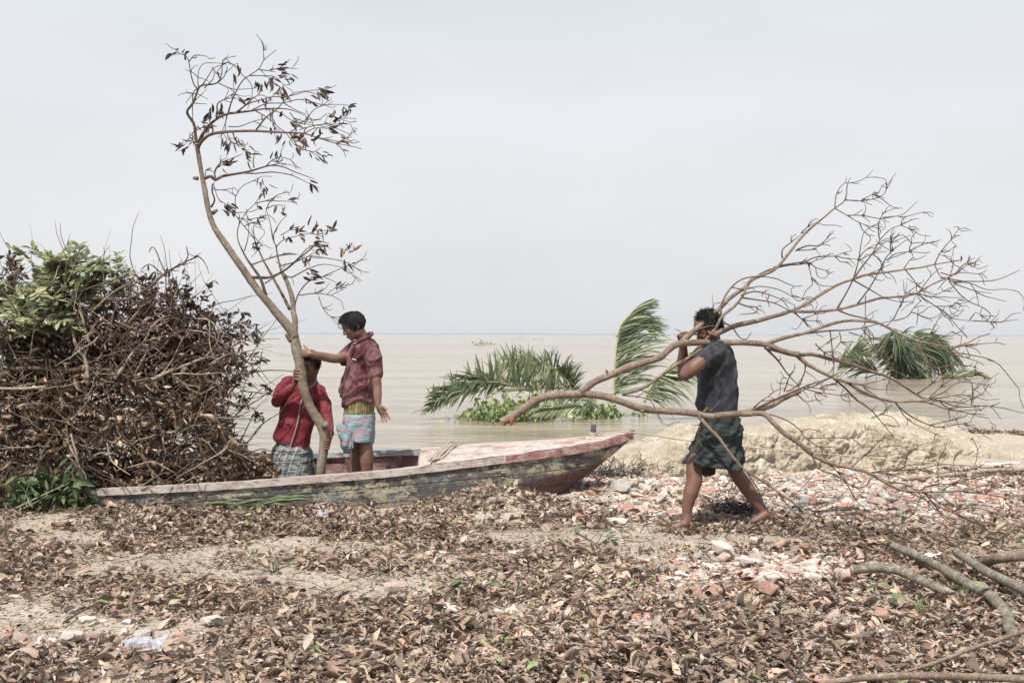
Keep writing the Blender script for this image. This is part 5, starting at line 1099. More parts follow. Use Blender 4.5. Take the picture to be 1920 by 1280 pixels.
# ---------------- people ----------------
class Blob:
    """overlapping closed shapes, melted into one continuous surface"""
    def __init__(s): s.mb = MB()
    def tube(s, pts, radii, n=14, per=.02, flat=None):
        p, r = resample(pts, radii, per, 2)
        # rounded ends
        d0 = nrm(p[0]-p[1]); d1 = nrm(p[-1]-p[-2]); a = [.35, .7, .93]
        h = [(p[0]+d0*r[0]*math.sqrt(1-q*q), r[0]*q) for q in a]; e = [(p[-1]+d1*r[-1]*math.sqrt(1-q*q), r[-1]*q) for q in a[::-1]]
        p = np.array([x for x, _ in h]+list(p)+[x for x, _ in e]); r = np.array([x for _, x in h]+list(r)+[x for _, x in e])
        c0 = s.mb.c; k0 = len(s.mb.v); s.mb.tube(p, r, n, smooth=False)
        return s
    def ell(s, c, r, R=None, n=16):
        R = np.eye(3) if R is None else np.asarray(R); th = np.linspace(0, math.pi, n+1)[1:-1]; ph = np.arange(2*n)*math.pi/n
        V = np.array([[math.sin(t)*math.cos(q), math.sin(t)*math.sin(q), math.cos(t)] for t in th for q in ph]); m_ = 2*n
        V = np.vstack([V, [0, 0, 1], [0, 0, -1]])*np.asarray(r); V = V @ R.T + np.asarray(c)
        N = [tuple(reversed((a*m_+b, a*m_+(b+1) % m_, (a+1)*m_+(b+1) % m_, (a+1)*m_+b))) for a in range(len(th)-1) for b in range(m_)]
        top, bot = len(th)*m_, len(th)*m_+1
        N += [(top, b, (b+1) % m_) for b in range(m_)]; o = (len(th)-1)*m_; N += [(bot, o+(b+1) % m_, o+b) for b in range(m_)]
        s.mb.add(V, None, [tuple(reversed(f)) if False else f for f in N]); return s
    def loft(s, rings, n=40, per=.02, p=2.3):
        """rings: (centre, rx, ry, yaw, pitch) stacked"""
        C = np.array([r[0] for r in rings], float); A = np.array([r[1:4] for r in rings], float)
        q, idx = resample(C, np.arange(len(C)), per, 2); A = np.stack([np.interp(idx, np.arange(len(C)), A[:, k]) for k in range(3)], 1)
        V = []
        for c, (rx, ry, yaw) in zip(q, A):
            an = np.arange(n)*2*math.pi/n; x = np.sign(np.cos(an))*np.abs(np.cos(an))**(2/p)*rx; y = np.sign(np.sin(an))*np.abs(np.sin(an))**(2/p)*ry
            V.append(np.stack([c[0]+x*math.cos(yaw)-y*math.sin(yaw), c[1]+x*math.sin(yaw)+y*math.cos(yaw), c[2]+0*x], 1))
        m_ = len(V); i = np.arange(m_-1)[:, None]*n; j = np.arange(n)[None, :]
        s.mb.add(np.concatenate(V), np.stack([i+j, i+n+j, i+n+(j+1) % n, i+(j+1) % n], -1).reshape(-1, 4), [tuple(range(n)), tuple((m_-1)*n+k for k in range(n))[::-1]]); return s
    def done(s, name, mat, parent, voxel=.006, sm=4, fac=.5, disp=None):
        o = s.mb.build(name, mat)
        bm = bmesh.new(); bm.from_mesh(o.data); bmesh.ops.recalc_face_normals(bm, faces=bm.faces[:]); bm.to_mesh(o.data); bm.free()
        r = o.modifiers.new('r', 'REMESH'); r.mode = 'VOXEL'; r.voxel_size = voxel; r.use_smooth_shade = True
        m_ = o.modifiers.new('s', 'SMOOTH'); m_.factor = fac; m_.iterations = sm
        dg = bpy.context.evaluated_depsgraph_get(); me = bpy.data.meshes.new_from_object(o.evaluated_get(dg)); o.modifiers.clear(); old = o.data; o.data = me; me.name = name; bpy.data.meshes.remove(old)
        me.materials.clear()
        for q in (mat if isinstance(mat, (list, tuple)) else [mat]): me.materials.append(q)
        if disp:
            n = len(me.vertices); co = np.zeros(n*3, np.float32); no = np.zeros(n*3, np.float32); me.vertices.foreach_get('co', co); me.vertices.foreach_get('normal', no)
            co = co.reshape(-1, 3).astype(float); no = no.reshape(-1, 3).astype(float); co = co+no*disp(co, no)[:, None]
            me.vertices.foreach_set('co', co.ravel().astype(np.float32)); me.update()
            m_ = o.modifiers.new('s', 'SMOOTH'); m_.factor = .5; m_.iterations = 1; dg = bpy.context.evaluated_depsgraph_get(); me = bpy.data.meshes.new_from_object(o.evaluated_get(dg)); o.modifiers.clear(); o.data = me
        me.polygons.foreach_set('use_smooth', np.ones(len(me.polygons), bool))
        setpar(o, parent); return o
def basis(f, up):
    f = nrm(f); s_ = nrm(np.cross(up, f)); u = np.cross(f, s_); return np.stack([f, s_, u], 1)      # columns: forward, left, up
def hand(b, wrist, f, n, thumb, curl=(.2, .25, .2), spread=.12, s=1.0, curls=None, thumbcurl=.3):
    """f: wrist to knuckles, n: the way the palm faces, thumb: side the thumb is on"""
    f = nrm(f); th = nrm(np.asarray(thumb, float)-f*np.dot(thumb, f)); n = nrm(np.cross(f, th))*np.sign(np.dot(np.cross(f, th), n) or 1)
    R = np.stack([f, th, n], 1); w = np.asarray(wrist, float)
    b.ell(w+f*.045*s, (.052*s, .040*s, .016*s), R, 10); b.ell(w+f*.062*s+th*.004, (.028*s, .041*s, .014*s), R, 10)
    b.tube([w-f*.01, w+f*.02*s], [.024*s, .024*s], 10, .01)
    for k, (off, L, r) in enumerate(((.030, .072, .0095), (.010, .080, .0098), (-.011, .075, .0095), (-.031, .060, .0085))):
        p = w+f*.082*s+th*off*s; a = nrm(f+th*spread*(1.2-k*.8)); pts = [p-a*.02, p]; c = curls[k] if curls else curl; cur = a; ang = 0
        for seg, cc in zip((.44, .31, .25), c):
            ang = cc; ax = np.cross(cur, n) if abs(np.dot(cur, n)) < .99 else th
            M3 = np.array(Matrix.Rotation(ang, 3, Vector(np.cross(a, n))))
            cur = M3 @ cur; pts.append(pts[-1]+cur*L*seg*s)
        b.tube(pts, [r*1.05*s, r*1.05*s, r*s, r*.95*s, r*.82*s], 8, .006)
    p = w+f*.028*s+th*.03*s; d = nrm(f*.7+th*.75+n*.25); pts = [w+f*.015*s+th*.01, p, p+d*.034*s, p+nrm(d+n*thumbcurl+f*.3)*.034*s+d*.028*s]
    b.tube(pts, [.015*s, .0135*s, .0115*s, .0095*s], 8, .006)
def foot(b, ankle, heel, toe, side, s=1.0):
    heel = np.asarray(heel, float); toe = np.asarray(toe, float); f = nrm(toe-heel); L = np.linalg.norm(toe-heel); sd_ = nrm(np.cross([0, 0, 1.], f)); u = np.cross(f, sd_)
    R = np.stack([f, sd_, u], 1)
    b.ell(heel+f*.035+u*.032, (.042*s, .034*s, .034*s), R, 10)
    b.tube([ankle, heel+f*.06+u*.06, heel+f*.12+u*.038, heel+f*L*.72+u*.022], [.038*s, .040*s, .034*s, .024*s], 12, .015)
    b.ell(heel+f*L*.55+u*.024, (.08*s, .036*s, .022*s), R, 10); b.ell(heel+f*L*.74+u*.019, (.045*s, .048*s, .018*s), R, 10)
    for k in range(5):
        o_ = side*(.036-.018*k); q = heel+f*(L*.80-.006*k*k*.4)+sd_*o_+u*.014; b.tube([q, q+f*(L*.2-.009*k)*.8-u*.002], [.013-.0012*k, .011-.0012*k], 8, .01)
def head(b, c, f, up, s=1.0, neck=None):
    R = basis(f, up); T = lambda x, y, z: np.asarray(c)+R @ (np.array([x, y, z])*s); E = lambda p, r, n=14: b.ell(T(*p), np.array(r)*s, R, n)
    E((-.008, 0, .03), (.097, .075, .086)); E((.028, 0, -.045), (.06, .055, .062)); E((.062, 0, -.088), (.022, .024, .018)); E((.0, 0, -.02), (.075, .066, .07))
    for y in (-1, 1):
        E((.052, y*.036, -.018), (.033, .026, .032)); E((-.012, y*.077, -.004), (.020, .008, .031)); E((.005, y*.055, -.055), (.04, .014, .03)); E((.1, y*.011, -.03), (.011, .009, .009), 8)
        E((.086, y*.03, .024), (.012, .024, .008), 8)
    E((.082, 0, .04), (.015, .05, .03)); b.tube([T(.088, 0, .012), T(.100, 0, -.008), T(.107, 0, -.026)], [.0085*s, .009*s, .0105*s], 10, .008)
    E((.089, 0, -.054), (.012, .023, .0065), 8); E((.086, 0, -.066), (.012, .021, .0075), 8)
    if neck is not None: b.tube([T(-.02, 0, -.03), (T(-.02, 0, -.07)+np.asarray(neck))/2, neck], [.054*s, .053*s, .062*s], 16, .02)
    return R, T
M['eyew'] = simple('eye_white', (.38, .34, .3), .3, .02, 10, 0); M['eyed'] = simple('eye_iris', (.03, .018, .012), .2, .1, 10, 0)
def eyes(R, T, parent, s=1.0):
    for y in (-1, 1):
        b = MB(); bb = Blob(); bb.ell(T(.0775, y*.031, .003), np.array((.0105, .0125, .0065))*s, R, 8); o = bb.mb.build('eye', M['eyew'], parent)
        bb = Blob(); bb.ell(T(.0862, y*.031, .001), np.array((.004, .006, .0062))*s, R, 8); bb.mb.build('iris', M['eyed'], o)
    bb = Blob()
    for y in (-1, 1): bb.tube([T(.098, y*.012, .021), T(.096, y*.03, .027), T(.078, y*.052, .021)], [.0025*s, .0034*s, .0018*s], 6, .01)
    bb.mb.build('eyebrows', M['hair'], parent)
def hair(R, T, parent, s, style):
    """scalp cap with tufts growing from it"""
    c = T(-.008, 0, .032); n1, n2 = 60, 90; V = []; 
    th = np.linspace(0.001, math.pi*.80, n1); ph = np.arange(n2)*2*math.pi/n2; keep = np.ones((n1, n2), bool)
    for i, t in enumerate(th):
        for j, q in enumerate(ph):
            d = np.array([math.sin(t)*math.cos(q), math.sin(t)*math.sin(q), math.cos(t)]); front = max(0, d[0])
            lim = -.05 + .115*sstep(.05, .75, d[0]) + (.02 if abs(d[1]) > .8 else 0)            # hairline height
            zl = d[2]*.092; r = np.array([.104, .083, .096]); over = float(sstep(-.012, .014, zl-lim)); k = .90+.10*over
            V.append(c+R @ (d*r*k*s)); keep[i, j] = zl > lim-.014
    V = np.array(V); mb = MB(); Nn_ = (V-c)/np.linalg.norm(V-c, axis=1)[:, None]; V = V+Nn_*(fbm(V, 45, 3, 5)*.007+.002)[:, None]*s
    Q = [(i*n2+j, i*n2+(j+1) % n2, (i+1)*n2+(j+1) % n2, (i+1)*n2+j) for i in range(n1-1) for j in range(n2) if keep[i, j] and keep[i+1, j]]
    mb.add(V, np.array(Q)); idx = [i*n2+j for i in range(1, n1) for j in range(n2) if keep[i, j]]; w8 = [math.sin(th[i//n2])+.02 for i in idx]
    cand = random.choices(idx, w8, k=style['n']); f = R[:, 0]; up = R[:, 2]
    for i in cand:
        nn = Nn_[i]; d = nrm(nn*style['lift']+f*style['fwd']-up*style['down']*(1-max(0, np.dot(nn, up))*.8)+rn(3)*style['rand']); L = style['len']*random.uniform(.5, 1.2)*s
        p = V[i]-nn*.003; u = nrm(np.cross(d, nn+rn(3)*.2)); q1 = p+d*L*.5; d2 = nrm(d+f*.15-up*.35+rn(3)*style['rand']*.5); q2 = q1+d2*L*.5; wv = .0026
        mb.add([p-u*wv, p+u*wv, q1-u*wv*.9, q1+u*wv*.9, q2-u*wv*.2, q2+u*wv*.2], [(0, 1, 3, 2), (2, 3, 5, 4)])
    return mb.build('hair', M['hair'], parent)
m = NT('black_hair', .75, .15); m.col(m.mix(m.noise(30), (.008, .007, .007), (.028, .024, .023))); M['hair'] = m.m
def skin(name, c, d):
    m = NT(name, .5, .4); a = m.noise(9, 4); b = m.noise(140, 3); m.col(m.mix(m.ramp(a, [(.35, 0), (.65, 1)]), c, d)); m.bump(b, .15, .002)
    m.b.inputs['Subsurface Weight'].default_value = .06; m.b.inputs['Subsurface Radius'].default_value = (.02, .008, .004); return m.m
M['skin_a'] = skin('dark_brown_skin', (.125, .062, .043), (.185, .098, .07)); M['skin_b'] = skin('brown_skin', (.16, .09, .062), (.235, .14, .10))
def cloth(name, c, d, dusty=None, amt=.3, rough=.85, stripe=None):
    m = NT(name, rough, .2); a = m.noise(5, 5); b = m.noise(260, 2, m.map((1, 1, .6))); cc = m.mix(m.ramp(a, [(.35, 0), (.65, 1)]), c, d)
    if dusty: cc = m.mix(m.math('MULTIPLY', m.ramp(m.noise(9, 6, rough=.7), [(.46, 0), (.62, 1)]), amt), cc, dusty)
    m.col(cc); m.bump(m.math('ADD', b, m.math('MULTIPLY', m.noise(28, 4), 1.5)), .35, .005); m.b.inputs['Sheen Weight'].default_value = .04; return m.m
M['navy'] = cloth('dark_blue_shirt_cloth', (.018, .020, .026), (.034, .038, .048), (.12, .12, .125), .4)
M['maroon'] = cloth('maroon_shirt_cloth', (.062, .018, .025), (.105, .034, .043), (.32, .19, .19), .55)
M['crimson'] = cloth('crimson_shirt_cloth', (.135, .014, .022), (.195, .024, .035), (.30, .11, .11), .35)
M['placket'] = cloth('grey_trim_cloth', (.16, .14, .15), (.3, .28, .28))
def band(m, x, n, lo, w, soft=.02):
    f = m.math('FRACT', m.math('MULTIPLY', x, n)); return m.ramp(f, [(max(0, lo-soft), 0), (lo, 1), (min(1, lo+w), 1), (min(1, lo+w+soft), 0)])
def plaid(name, base, items, rough=.85, bs=260):
    m = NT(name, rough, .2); uv = m.sep('UV'); c = base; nz = m.noise(6, 3)
    c = m.mix(nz, tuple(x*.8 for x in base), tuple(min(1, x*1.2) for x in base))
    for (ax, n, lo, w, colr, a) in items: c = m.mix(m.math('MULTIPLY', band(m, uv[ax], n, lo, w), a), c, colr)
    m.col(c); m.bump(m.math('ADD', m.noise(bs, 2), m.math('MULTIPLY', m.noise(30, 4), 1.5)), .3, .005); return m.m
M['plaid_red'] = plaid('blue_cream_plaid_cloth', (.085, .115, .14), [(0, 9, .1, .28, (.42, .39, .33), .55), (1, 5, .1, .3, (.42, .39, .33), .6), (0, 9, .62, .05, (.5, .46, .38), .7), (1, 5, .66, .06, (.5, .46, .38), .7), (0, 18, .5, .12, (.04, .06, .09), .6), (1, 10, .45, .14, (.04, .06, .09), .6)])
M['plaid_aqua'] = plaid('aqua_check_cloth', (.10, .25, .26), [(0, 40, .2, .45, (.10, .16, .2), .75), (1, 18, .2, .45, (.42, .5, .5), .55), (1, 2.2, .25, .3, (.42, .12, .16), .35), (0, 5, .1, .25, (.38, .16, .2), .35), (1, 16, .7, .1, (.5, .2, .24), .35)])
M['aqua_roll'] = cloth('aqua_cloth_edge', (.11, .24, .26), (.2, .36, .38), (.32, .18, .2), .5)
M['olive'] = plaid('olive_striped_cloth', (.17, .145, .065), [(0, 30, .2, .3, (.36, .27, .13), .6), (0, 15, .7, .1, (.08, .09, .06), .8)])
M['dgreencloth'] = plaid('dark_green_check_cloth', (.032, .038, .036), [(1, 9, .2, .2, (.055, .066, .062), .5), (0, 16, .3, .15, (.05, .065, .075), .5), (1, 26, .6, .1, (.1, .115, .11), .35)])
def skirt(name, rings, mat, parent, folds=14, amp=.008, n=140, per=.012, slant=0, seed=1, hemfn=None, thick=.006, p=2.2, twist=0, topfn=None):
    """wrapped cloth: grid with uv, gathered folds"""
    C = np.array([r[0] for r in rings], float); A = np.array([r[1:4] for r in rings], float)
    q, idx = resample(C, np.arange(len(C)), per, 2); A = np.stack([np.interp(idx, np.arange(len(C)), A[:, k]) for k in range(3)], 1); V = []; UV = []; m_ = len(q)
    for i, (c, (rx, ry, yaw)) in enumerate(zip(q, A)):
        t = i/(m_-1); an = np.arange(n+1)*2*math.pi/n
        ph = slant*t+.35*np.sin(an*2+seed)*t; f = np.sin((an+ph)*folds+1.7*np.sin(an*3+seed))*amp*(.35+.65*t)+amp*.9*np.sin((an-ph)*folds*.43+seed*2)*(t*.8+.2)
        f = f+fbm(np.stack([np.cos(an)*1.2, np.sin(an)*1.2, 0*an+t*3.2*(1+abs(slant))+seed], 1), 2.2, 3, seed)*amp*1.6
        x = np.sign(np.cos(an))*np.abs(np.cos(an))**(2/p)*rx; y = np.sign(np.sin(an))*np.abs(np.sin(an))**(2/p)*ry; r_ = np.sqrt(x*x+y*y); x = x*(1+f/r_); y = y*(1+f/r_)
        z = c[2]+0*x
        if hemfn is not None: z = z+hemfn(an)*t**2
        if topfn is not None: z = z+topfn(an)*(1-t)**2
        V.append(np.stack([c[0]+x*math.cos(yaw)-y*math.sin(yaw), c[1]+x*math.sin(yaw)+y*math.cos(yaw), z], 1)); UV.append(np.stack([an/(2*math.pi)+t*twist, 0*an+t], 1))
    w = n+1; i = np.arange(m_-1)[:, None]*w; j = np.arange(n)[None, :]; Q = np.stack([i+j, i+w+j, i+w+j+1, i+j+1], -1).reshape(-1, 4)
    mb = MB(); V = np.concatenate(V); mb.add(V, Q); o = mb.build(name, mat, parent, uv=np.concatenate(UV))
    s_ = o.modifiers.new('thickness', 'SOLIDIFY'); s_.thickness = thick; s_.offset = -1; return o
def wrinkle(dirv=(0, 0, 1), sc=14, amp=.006, seed=3, an=3.0, amp2=.003):
    dv = nrm(dirv)
    def f(co, no):
        q = co-np.outer(co @ dv, dv)*(1-1/an); w = q+.05*np.stack([vnoise(co, 7, seed+5), vnoise(co, 7, seed+6), vnoise(co, 7, seed+7)], 1)
        a = np.exp(-np.abs(vnoise(w, sc, seed))*7); b = np.exp(-np.abs(vnoise(w, sc*2.1, seed+1))*6); g = .35+.65*np.clip(vnoise(co, 5, seed+9)+.5, 0, 1)
        return (a*amp*1.9+b*amp*1.0)*g-amp*.6+vnoise(co, 60, seed+2)*amp2*.3
    return f
def W2(u, v): return (1220+u/2.908, 570+v/2.908)
def W1(u, v): return (490+u/3.765, 570+v/3.765)
def ring(cv, uL, uR, v, Y, ry, yaw=0): 
    a = cv(uL, v); b = cv(uR, v); c = P((a[0]+b[0])/2, a[1], Y); return (c, (b[0]-a[0])/2/F*Y, ry, yaw)
def J(cv, u, v, Y): return P(*cv(u, v), Y)

# ===== the walking man =====
Yw = 7.5
gz = lambda p: float(ground_z(np.array([p[0]]), np.array([p[1]]))[0])
man = thing('person', [P(1345, 985, Yw)[0], Yw, 0], 'barefoot man in a dark shirt walking left with a bare branch on his shoulder', 'person')
b = Blob(); C = W2
R, T = head(b, J(C, 312, 128, 7.47), (-.97, .02, -.2), (-.2, 0, 1), 1.0, J(C, 352, 225, 7.49)); RT = (R, T)
b.loft([ring(C, 320, 400, 225, 7.5, .09), ring(C, 296, 430, 265, 7.5, .17), ring(C, 276, 445, 330, 7.5, .165), ring(C, 276, 448, 430, 7.5, .15), ring(C, 285, 455, 560, 7.5, .14), ring(C, 285, 470, 650, 7.5, .155), ring(C, 285, 470, 720, 7.5, .15)])
b.tube([J(C, 340, 262, 7.33), J(C, 265, 322, 7.28), J(C, 232, 352, 7.27), J(C, 192, 384, 7.28)], [.062, .056, .054, .044])                    # near upper arm
b.tube([J(C, 190, 384, 7.29), J(C, 218, 330, 7.33), J(C, 262, 262, 7.36), J(C, 290, 222, 7.37)], [.043, .046, .037, .028])                     # near forearm
b.tube([J(C, 340, 268, 7.67), J(C, 260, 330, 7.68), J(C, 178, 388, 7.58)], [.06, .052, .042]); b.tube([J(C, 176, 390, 7.58), J(C, 174, 320, 7.54), J(C, 177, 262, 7.50), J(C, 178, 222, 7.47)], [.042, .043, .036, .028])
hand(b, J(C, 292, 218, 7.36), nrm(J(C, 318, 172, 7.33)-J(C, 292, 218, 7.36)), (.5, -.4, -.4), (-1, 0, -.3), (.5, .8, .6), .1)
hand(b, J(C, 180, 222, 7.46), (-.25, -.3, 1), (.2, -1, -.3), (.9, .2, .2), (1.0, 1.1, .7), .05)
kneeF = J(C, 243, 872, 7.45); kneeB = J(C, 462, 905, 7.62)
ankF = J(C, 200, 1145, 7.40); ankB = J(C, 618, 1140, 7.62)
b.tube([J(C, 350, 690, 7.46), J(C, 305, 790, 7.47), kneeF, J(C, 240, 960, 7.42), J(C, 220, 1030, 7.4), J(C, 205, 1100, 7.4), ankF], [.085, .070, .058, .061, .054, .040, .036], 18)
b.tube([J(C, 410, 700, 7.6), J(C, 440, 800, 7.62), kneeB, J(C, 520, 990, 7.64), J(C, 565, 1055, 7.63), J(C, 605, 1115, 7.62), ankB], [.085, .070, .056, .059, .05, .038, .035], 18)
hf = J(C, 236, 1200, 7.40); tf = J(C, 78, 1205, 7.34); hf[2] = gz(hf)+.008; tf[2] = gz(tf)+.005
hb = J(C, 678, 1180, 7.62); tb_ = J(C, 515, 1222, 7.56); tb_[2] = gz(tb_)+.003; hb[2] = gz(hb)+.035
foot(b, ankF, hf, tf, 1); foot(b, ankB, hb, tb_, -1)
b.done('body', M['skin_a'], man, .0048, 4)
eyes(R, T, man); hair(R, T, man, 1.0, dict(n=3600, lift=.22, fwd=.1, down=.6, rand=.3, len=.036))
b = Blob()
b.loft([ring(C, 322, 396, 212, 7.5, .085), ring(C, 306, 418, 228, 7.5, .14), ring(C, 284, 438, 262, 7.5, .195), ring(C, 266, 455, 330, 7.5, .195), ring(C, 262, 464, 420, 7.5, .18), ring(C, 254, 466, 500, 7.5, .17), ring(C, 243, 467, 545, 7.5, .172), ring(C, 262, 470, 592, 7.5, .168)])
b.tube([J(C, 352, 258, 7.34), J(C, 310, 288, 7.315), J(C, 288, 305, 7.30)], [.085, .078, .072]); b.tube([J(C, 352, 258, 7.66), J(C, 290, 310, 7.70)], [.085, .07])
b.done('shirt', M['navy'], man, .0055, 4, .5, wrinkle((.35, 0, 1), 8, .010, 3, 2.8))
lr = [ring(C, 280, 466, 575, 7.5, .165), ring(C, 285, 482, 640, 7.5, .175), ring(C, 262, 488, 720, 7.5, .185), ring(C, 228, 490, 790, 7.5, .205), ring(C, 200, 498, 866, 7.5, .215)]
skirt('wrapped_cloth', lr, M['dgreencloth'], man, 9, .014, slant=1.6, seed=4, p=3.4, hemfn=lambda an: .012*np.cos(an)*-1+.02*np.sin(an*2)-.015)
b = Blob(); b.loft([ring(C, 270, 360, 850, 7.62, .08), ring(C, 275, 352, 900, 7.62, .05), ring(C, 278, 350, 928, 7.62, .03)]); b.done('cloth_tail', M['dgreencloth'], man, .006, 3, .5, wrinkle((0, 0, 1), 12, .006, 9))
b = Blob()
for k in range(3):
    pts = [J(C, 262+k*12, 700+k*6, 7.34), J(C, 330, 770+k*34, 7.29), J(C, 420, 800+k*30, 7.31), J(C, 486, 790+k*28, 7.40)]; b.tube(pts, [.006, .010, .010, .005], 8)
b.done('cloth_folds', M['dgreencloth'], man, .005, 4)

# ===== the boy in the maroon shirt =====
Yb_ = 8.6; C = W1
boy = thing('person', [P(680, 950, Yb_)[0], Yb_, PLAT_Z], 'boy in a dusty maroon short-sleeved shirt reaching left to the trunk and looking down', 'person')
b = Blob()
R, T = head(b, J(C, 655, 158, 8.58), (-.86, -.30, -.42), (-.42, -.1, .9), 1.0, J(C, 728, 262, 8.62))
b.loft([ring(C, 690, 775, 262, 8.62, .08), ring(C, 650, 800, 300, 8.6, .14), ring(C, 625, 795, 380, 8.6, .13), ring(C, 615, 790, 500, 8.6, .115), ring(C, 600, 785, 640, 8.6, .115), ring(C, 602, 792, 780, 8.6, .13), ring(C, 610, 790, 860, 8.6, .12)])
b.tube([J(C, 780, 330, 8.46), J(C, 810, 440, 8.42), J(C, 815, 540, 8.40), J(C, 818, 570, 8.40), J(C, 822, 640, 8.38), J(C, 826, 720, 8.36)], [.058, .048, .040, .040, .037, .026])
hand(b, J(C, 826, 718, 8.36), nrm([.55, -.12, -.82]), (-.75, .3, -.5), (.5, -.4, .4), (.12, .2, .15), .12, 1.0, [(.05, .15, .15), (.2, .3, .25), (.3, .35, .3), (.4, .4, .35)], .1)
b.tube([J(C, 660, 310, 8.72), J(C, 600, 365, 8.62), J(C, 530, 385, 8.48), J(C, 460, 375, 8.42), J(C, 400, 362, 8.36), J(C, 345, 350, 8.32)], [.056, .046, .040, .039, .034, .027])
hand(b, J(C, 348, 350, 8.322), nrm([-.99, -.12, .1]), (-.1, 1, 0), (0, 0, 1), (.75, .9, .7), .06, .9)
b.tube([J(C, 660, 800, 8.66), J(C, 670, 920, 8.66), J(C, 672, 1010, 8.65), J(C, 672, 1110, 8.67), J(C, 672, 1300, 8.67), J(C, 672, 1400, 8.67)], [.080, .068, .056, .058, .038, .034], 18)
b.tube([J(C, 725, 800, 8.56), J(C, 732, 920, 8.55), J(C, 741, 1010, 8.53), J(C, 745, 1110, 8.54), J(C, 742, 1300, 8.54), J(C, 742, 1400, 8.54)], [.078, .070, .058, .062, .040, .034], 18)
for (u, Y, sd_) in ((672, 8.67, 1), (742, 8.54, -1)):
    a = J(C, u, 1400, Y); h_ = a+[.045, .0, 0]; h_[2] = PLAT_Z+.003; t_ = h_+np.array([-.22, -.08, 0]); foot(b, a, h_, t_, sd_, .92)
b.done('body', M['skin_b'], boy, .0048, 4)
eyes(R, T, boy); hair(R, T, boy, 1.03, dict(n=4200, lift=.2, fwd=.8, down=.4, rand=.1, len=.05))
b = Blob()
b.loft([ring(C, 690, 782, 236, 8.62, .085), ring(C, 662, 800, 262, 8.61, .14), ring(C, 632, 815, 300, 8.6, .175), ring(C, 610, 815, 380, 8.6, .16), ring(C, 600, 805, 460, 8.6, .15), ring(C, 582, 800, 530, 8.6, .15), ring(C, 552, 797, 605, 8.6, .155), ring(C, 568, 797, 665, 8.6, .15), ring(C, 580, 800, 712, 8.6, .15)])
b.tube([J(C, 775, 325, 8.47), J(C, 796, 400, 8.44), J(C, 806, 490, 8.42)], [.078, .078, .072]); b.tube([J(C, 665, 310, 8.73), J(C, 615, 350, 8.66), J(C, 578, 378, 8.6)], [.075, .072, .062])
def hem_boy(co, no):
    return wrinkle((.7, 0, 1), 9, .010, 13, 2.6)(co, no)
sh = b.done('shirt', M['maroon'], boy, .0055, 4, .5, hem_boy)
# hem rises in an arch at the front
me = sh.data; n = len(me.vertices); co = np.zeros(n*3, np.float32); me.vertices.foreach_get('co', co); co = co.reshape(-1, 3); z0 = J(C, 680, 640, 8.6)[2]; zb = J(C, 680, 715, 8.6)[2]
u = (co[:, 0]/co[:, 1]*F+CX-490)*3.765; k_ = np.clip((z0-co[:, 2])/(z0-zb), 0, 1.1); co[:, 2] += k_*(.055*np.exp(-((u-695)/62)**2)-.022*np.exp(-((u-590)/34)**2)+.01)*(co[:, 1] < 8.62)
me.vertices.foreach_set('co', co.ravel()); me.update()
b = Blob(); b.tube([J(C, 655, 285, 8.45), J(C, 690, 262, 8.46), J(C, 740, 240, 8.5), J(C, 778, 215, 8.56), J(C, 770, 205, 8.68), J(C, 700, 235, 8.75)], [.012, .016, .016, .016, .016, .012], 10); b.done('collar', M['maroon'], boy, .005, 3)
b = Blob(); b.tube([J(C, 655, 300, 8.44), J(C, 634, 380, 8.46), J(C, 612, 470, 8.47), J(C, 585, 540, 8.47), J(C, 566, 605, 8.47), J(C, 582, 700, 8.47)], [.006]*6, 8); b.done('placket', M['maroon'], boy, .004, 2)
b = Blob(); b.tube([J(C, 645, 386, 8.437), J(C, 668, 396, 8.437)], [.004, .004], 8); b.mb.build('pocket_pen', M['paper'], boy)
lr = [ring(C, 592, 796, 655, 8.6, .13), ring(C, 590, 796, 720, 8.6, .132), ring(C, 590, 797, 790, 8.6, .135)]
skirt('waist_wrap', lr, M['olive'], boy, 26, .005, slant=.1, seed=2)
lr = [ring(C, 588, 800, 772, 8.6, .15), ring(C, 584, 802, 830, 8.6, .165), ring(C, 588, 802, 890, 8.6, .17), ring(C, 615, 798, 950, 8.6, .165)]
skirt('wrapped_cloth', lr, M['plaid_aqua'], boy, 9, .007, slant=.8, seed=6, p=2.9, hemfn=lambda an: -.02*np.cos(an+.3)-.01, twist=.12)
lr = [(J(C, 560, 850, 8.42), .028, .03, 0), (J(C, 580, 890, 8.42), .05, .045, .2), (J(C, 600, 950, 8.42), .058, .05, .3), (J(C, 612, 1005, 8.42), .05, .045, .2), (J(C, 602, 1052, 8.43), .018, .02, 0)]
skirt('cloth_knot', lr, M['plaid_aqua'], boy, 6, .008, n=60, slant=2.0, seed=9)
lr = [(J(C, 556, 846, 8.41), .012, .015, 0), (J(C, 600, 900, 8.39), .028, .022, 0), (J(C, 660, 945, 8.41), .03, .022, 0), (J(C, 740, 955, 8.44), .02, .02, 0), (J(C, 780, 935, 8.5), .01, .01, 0)]

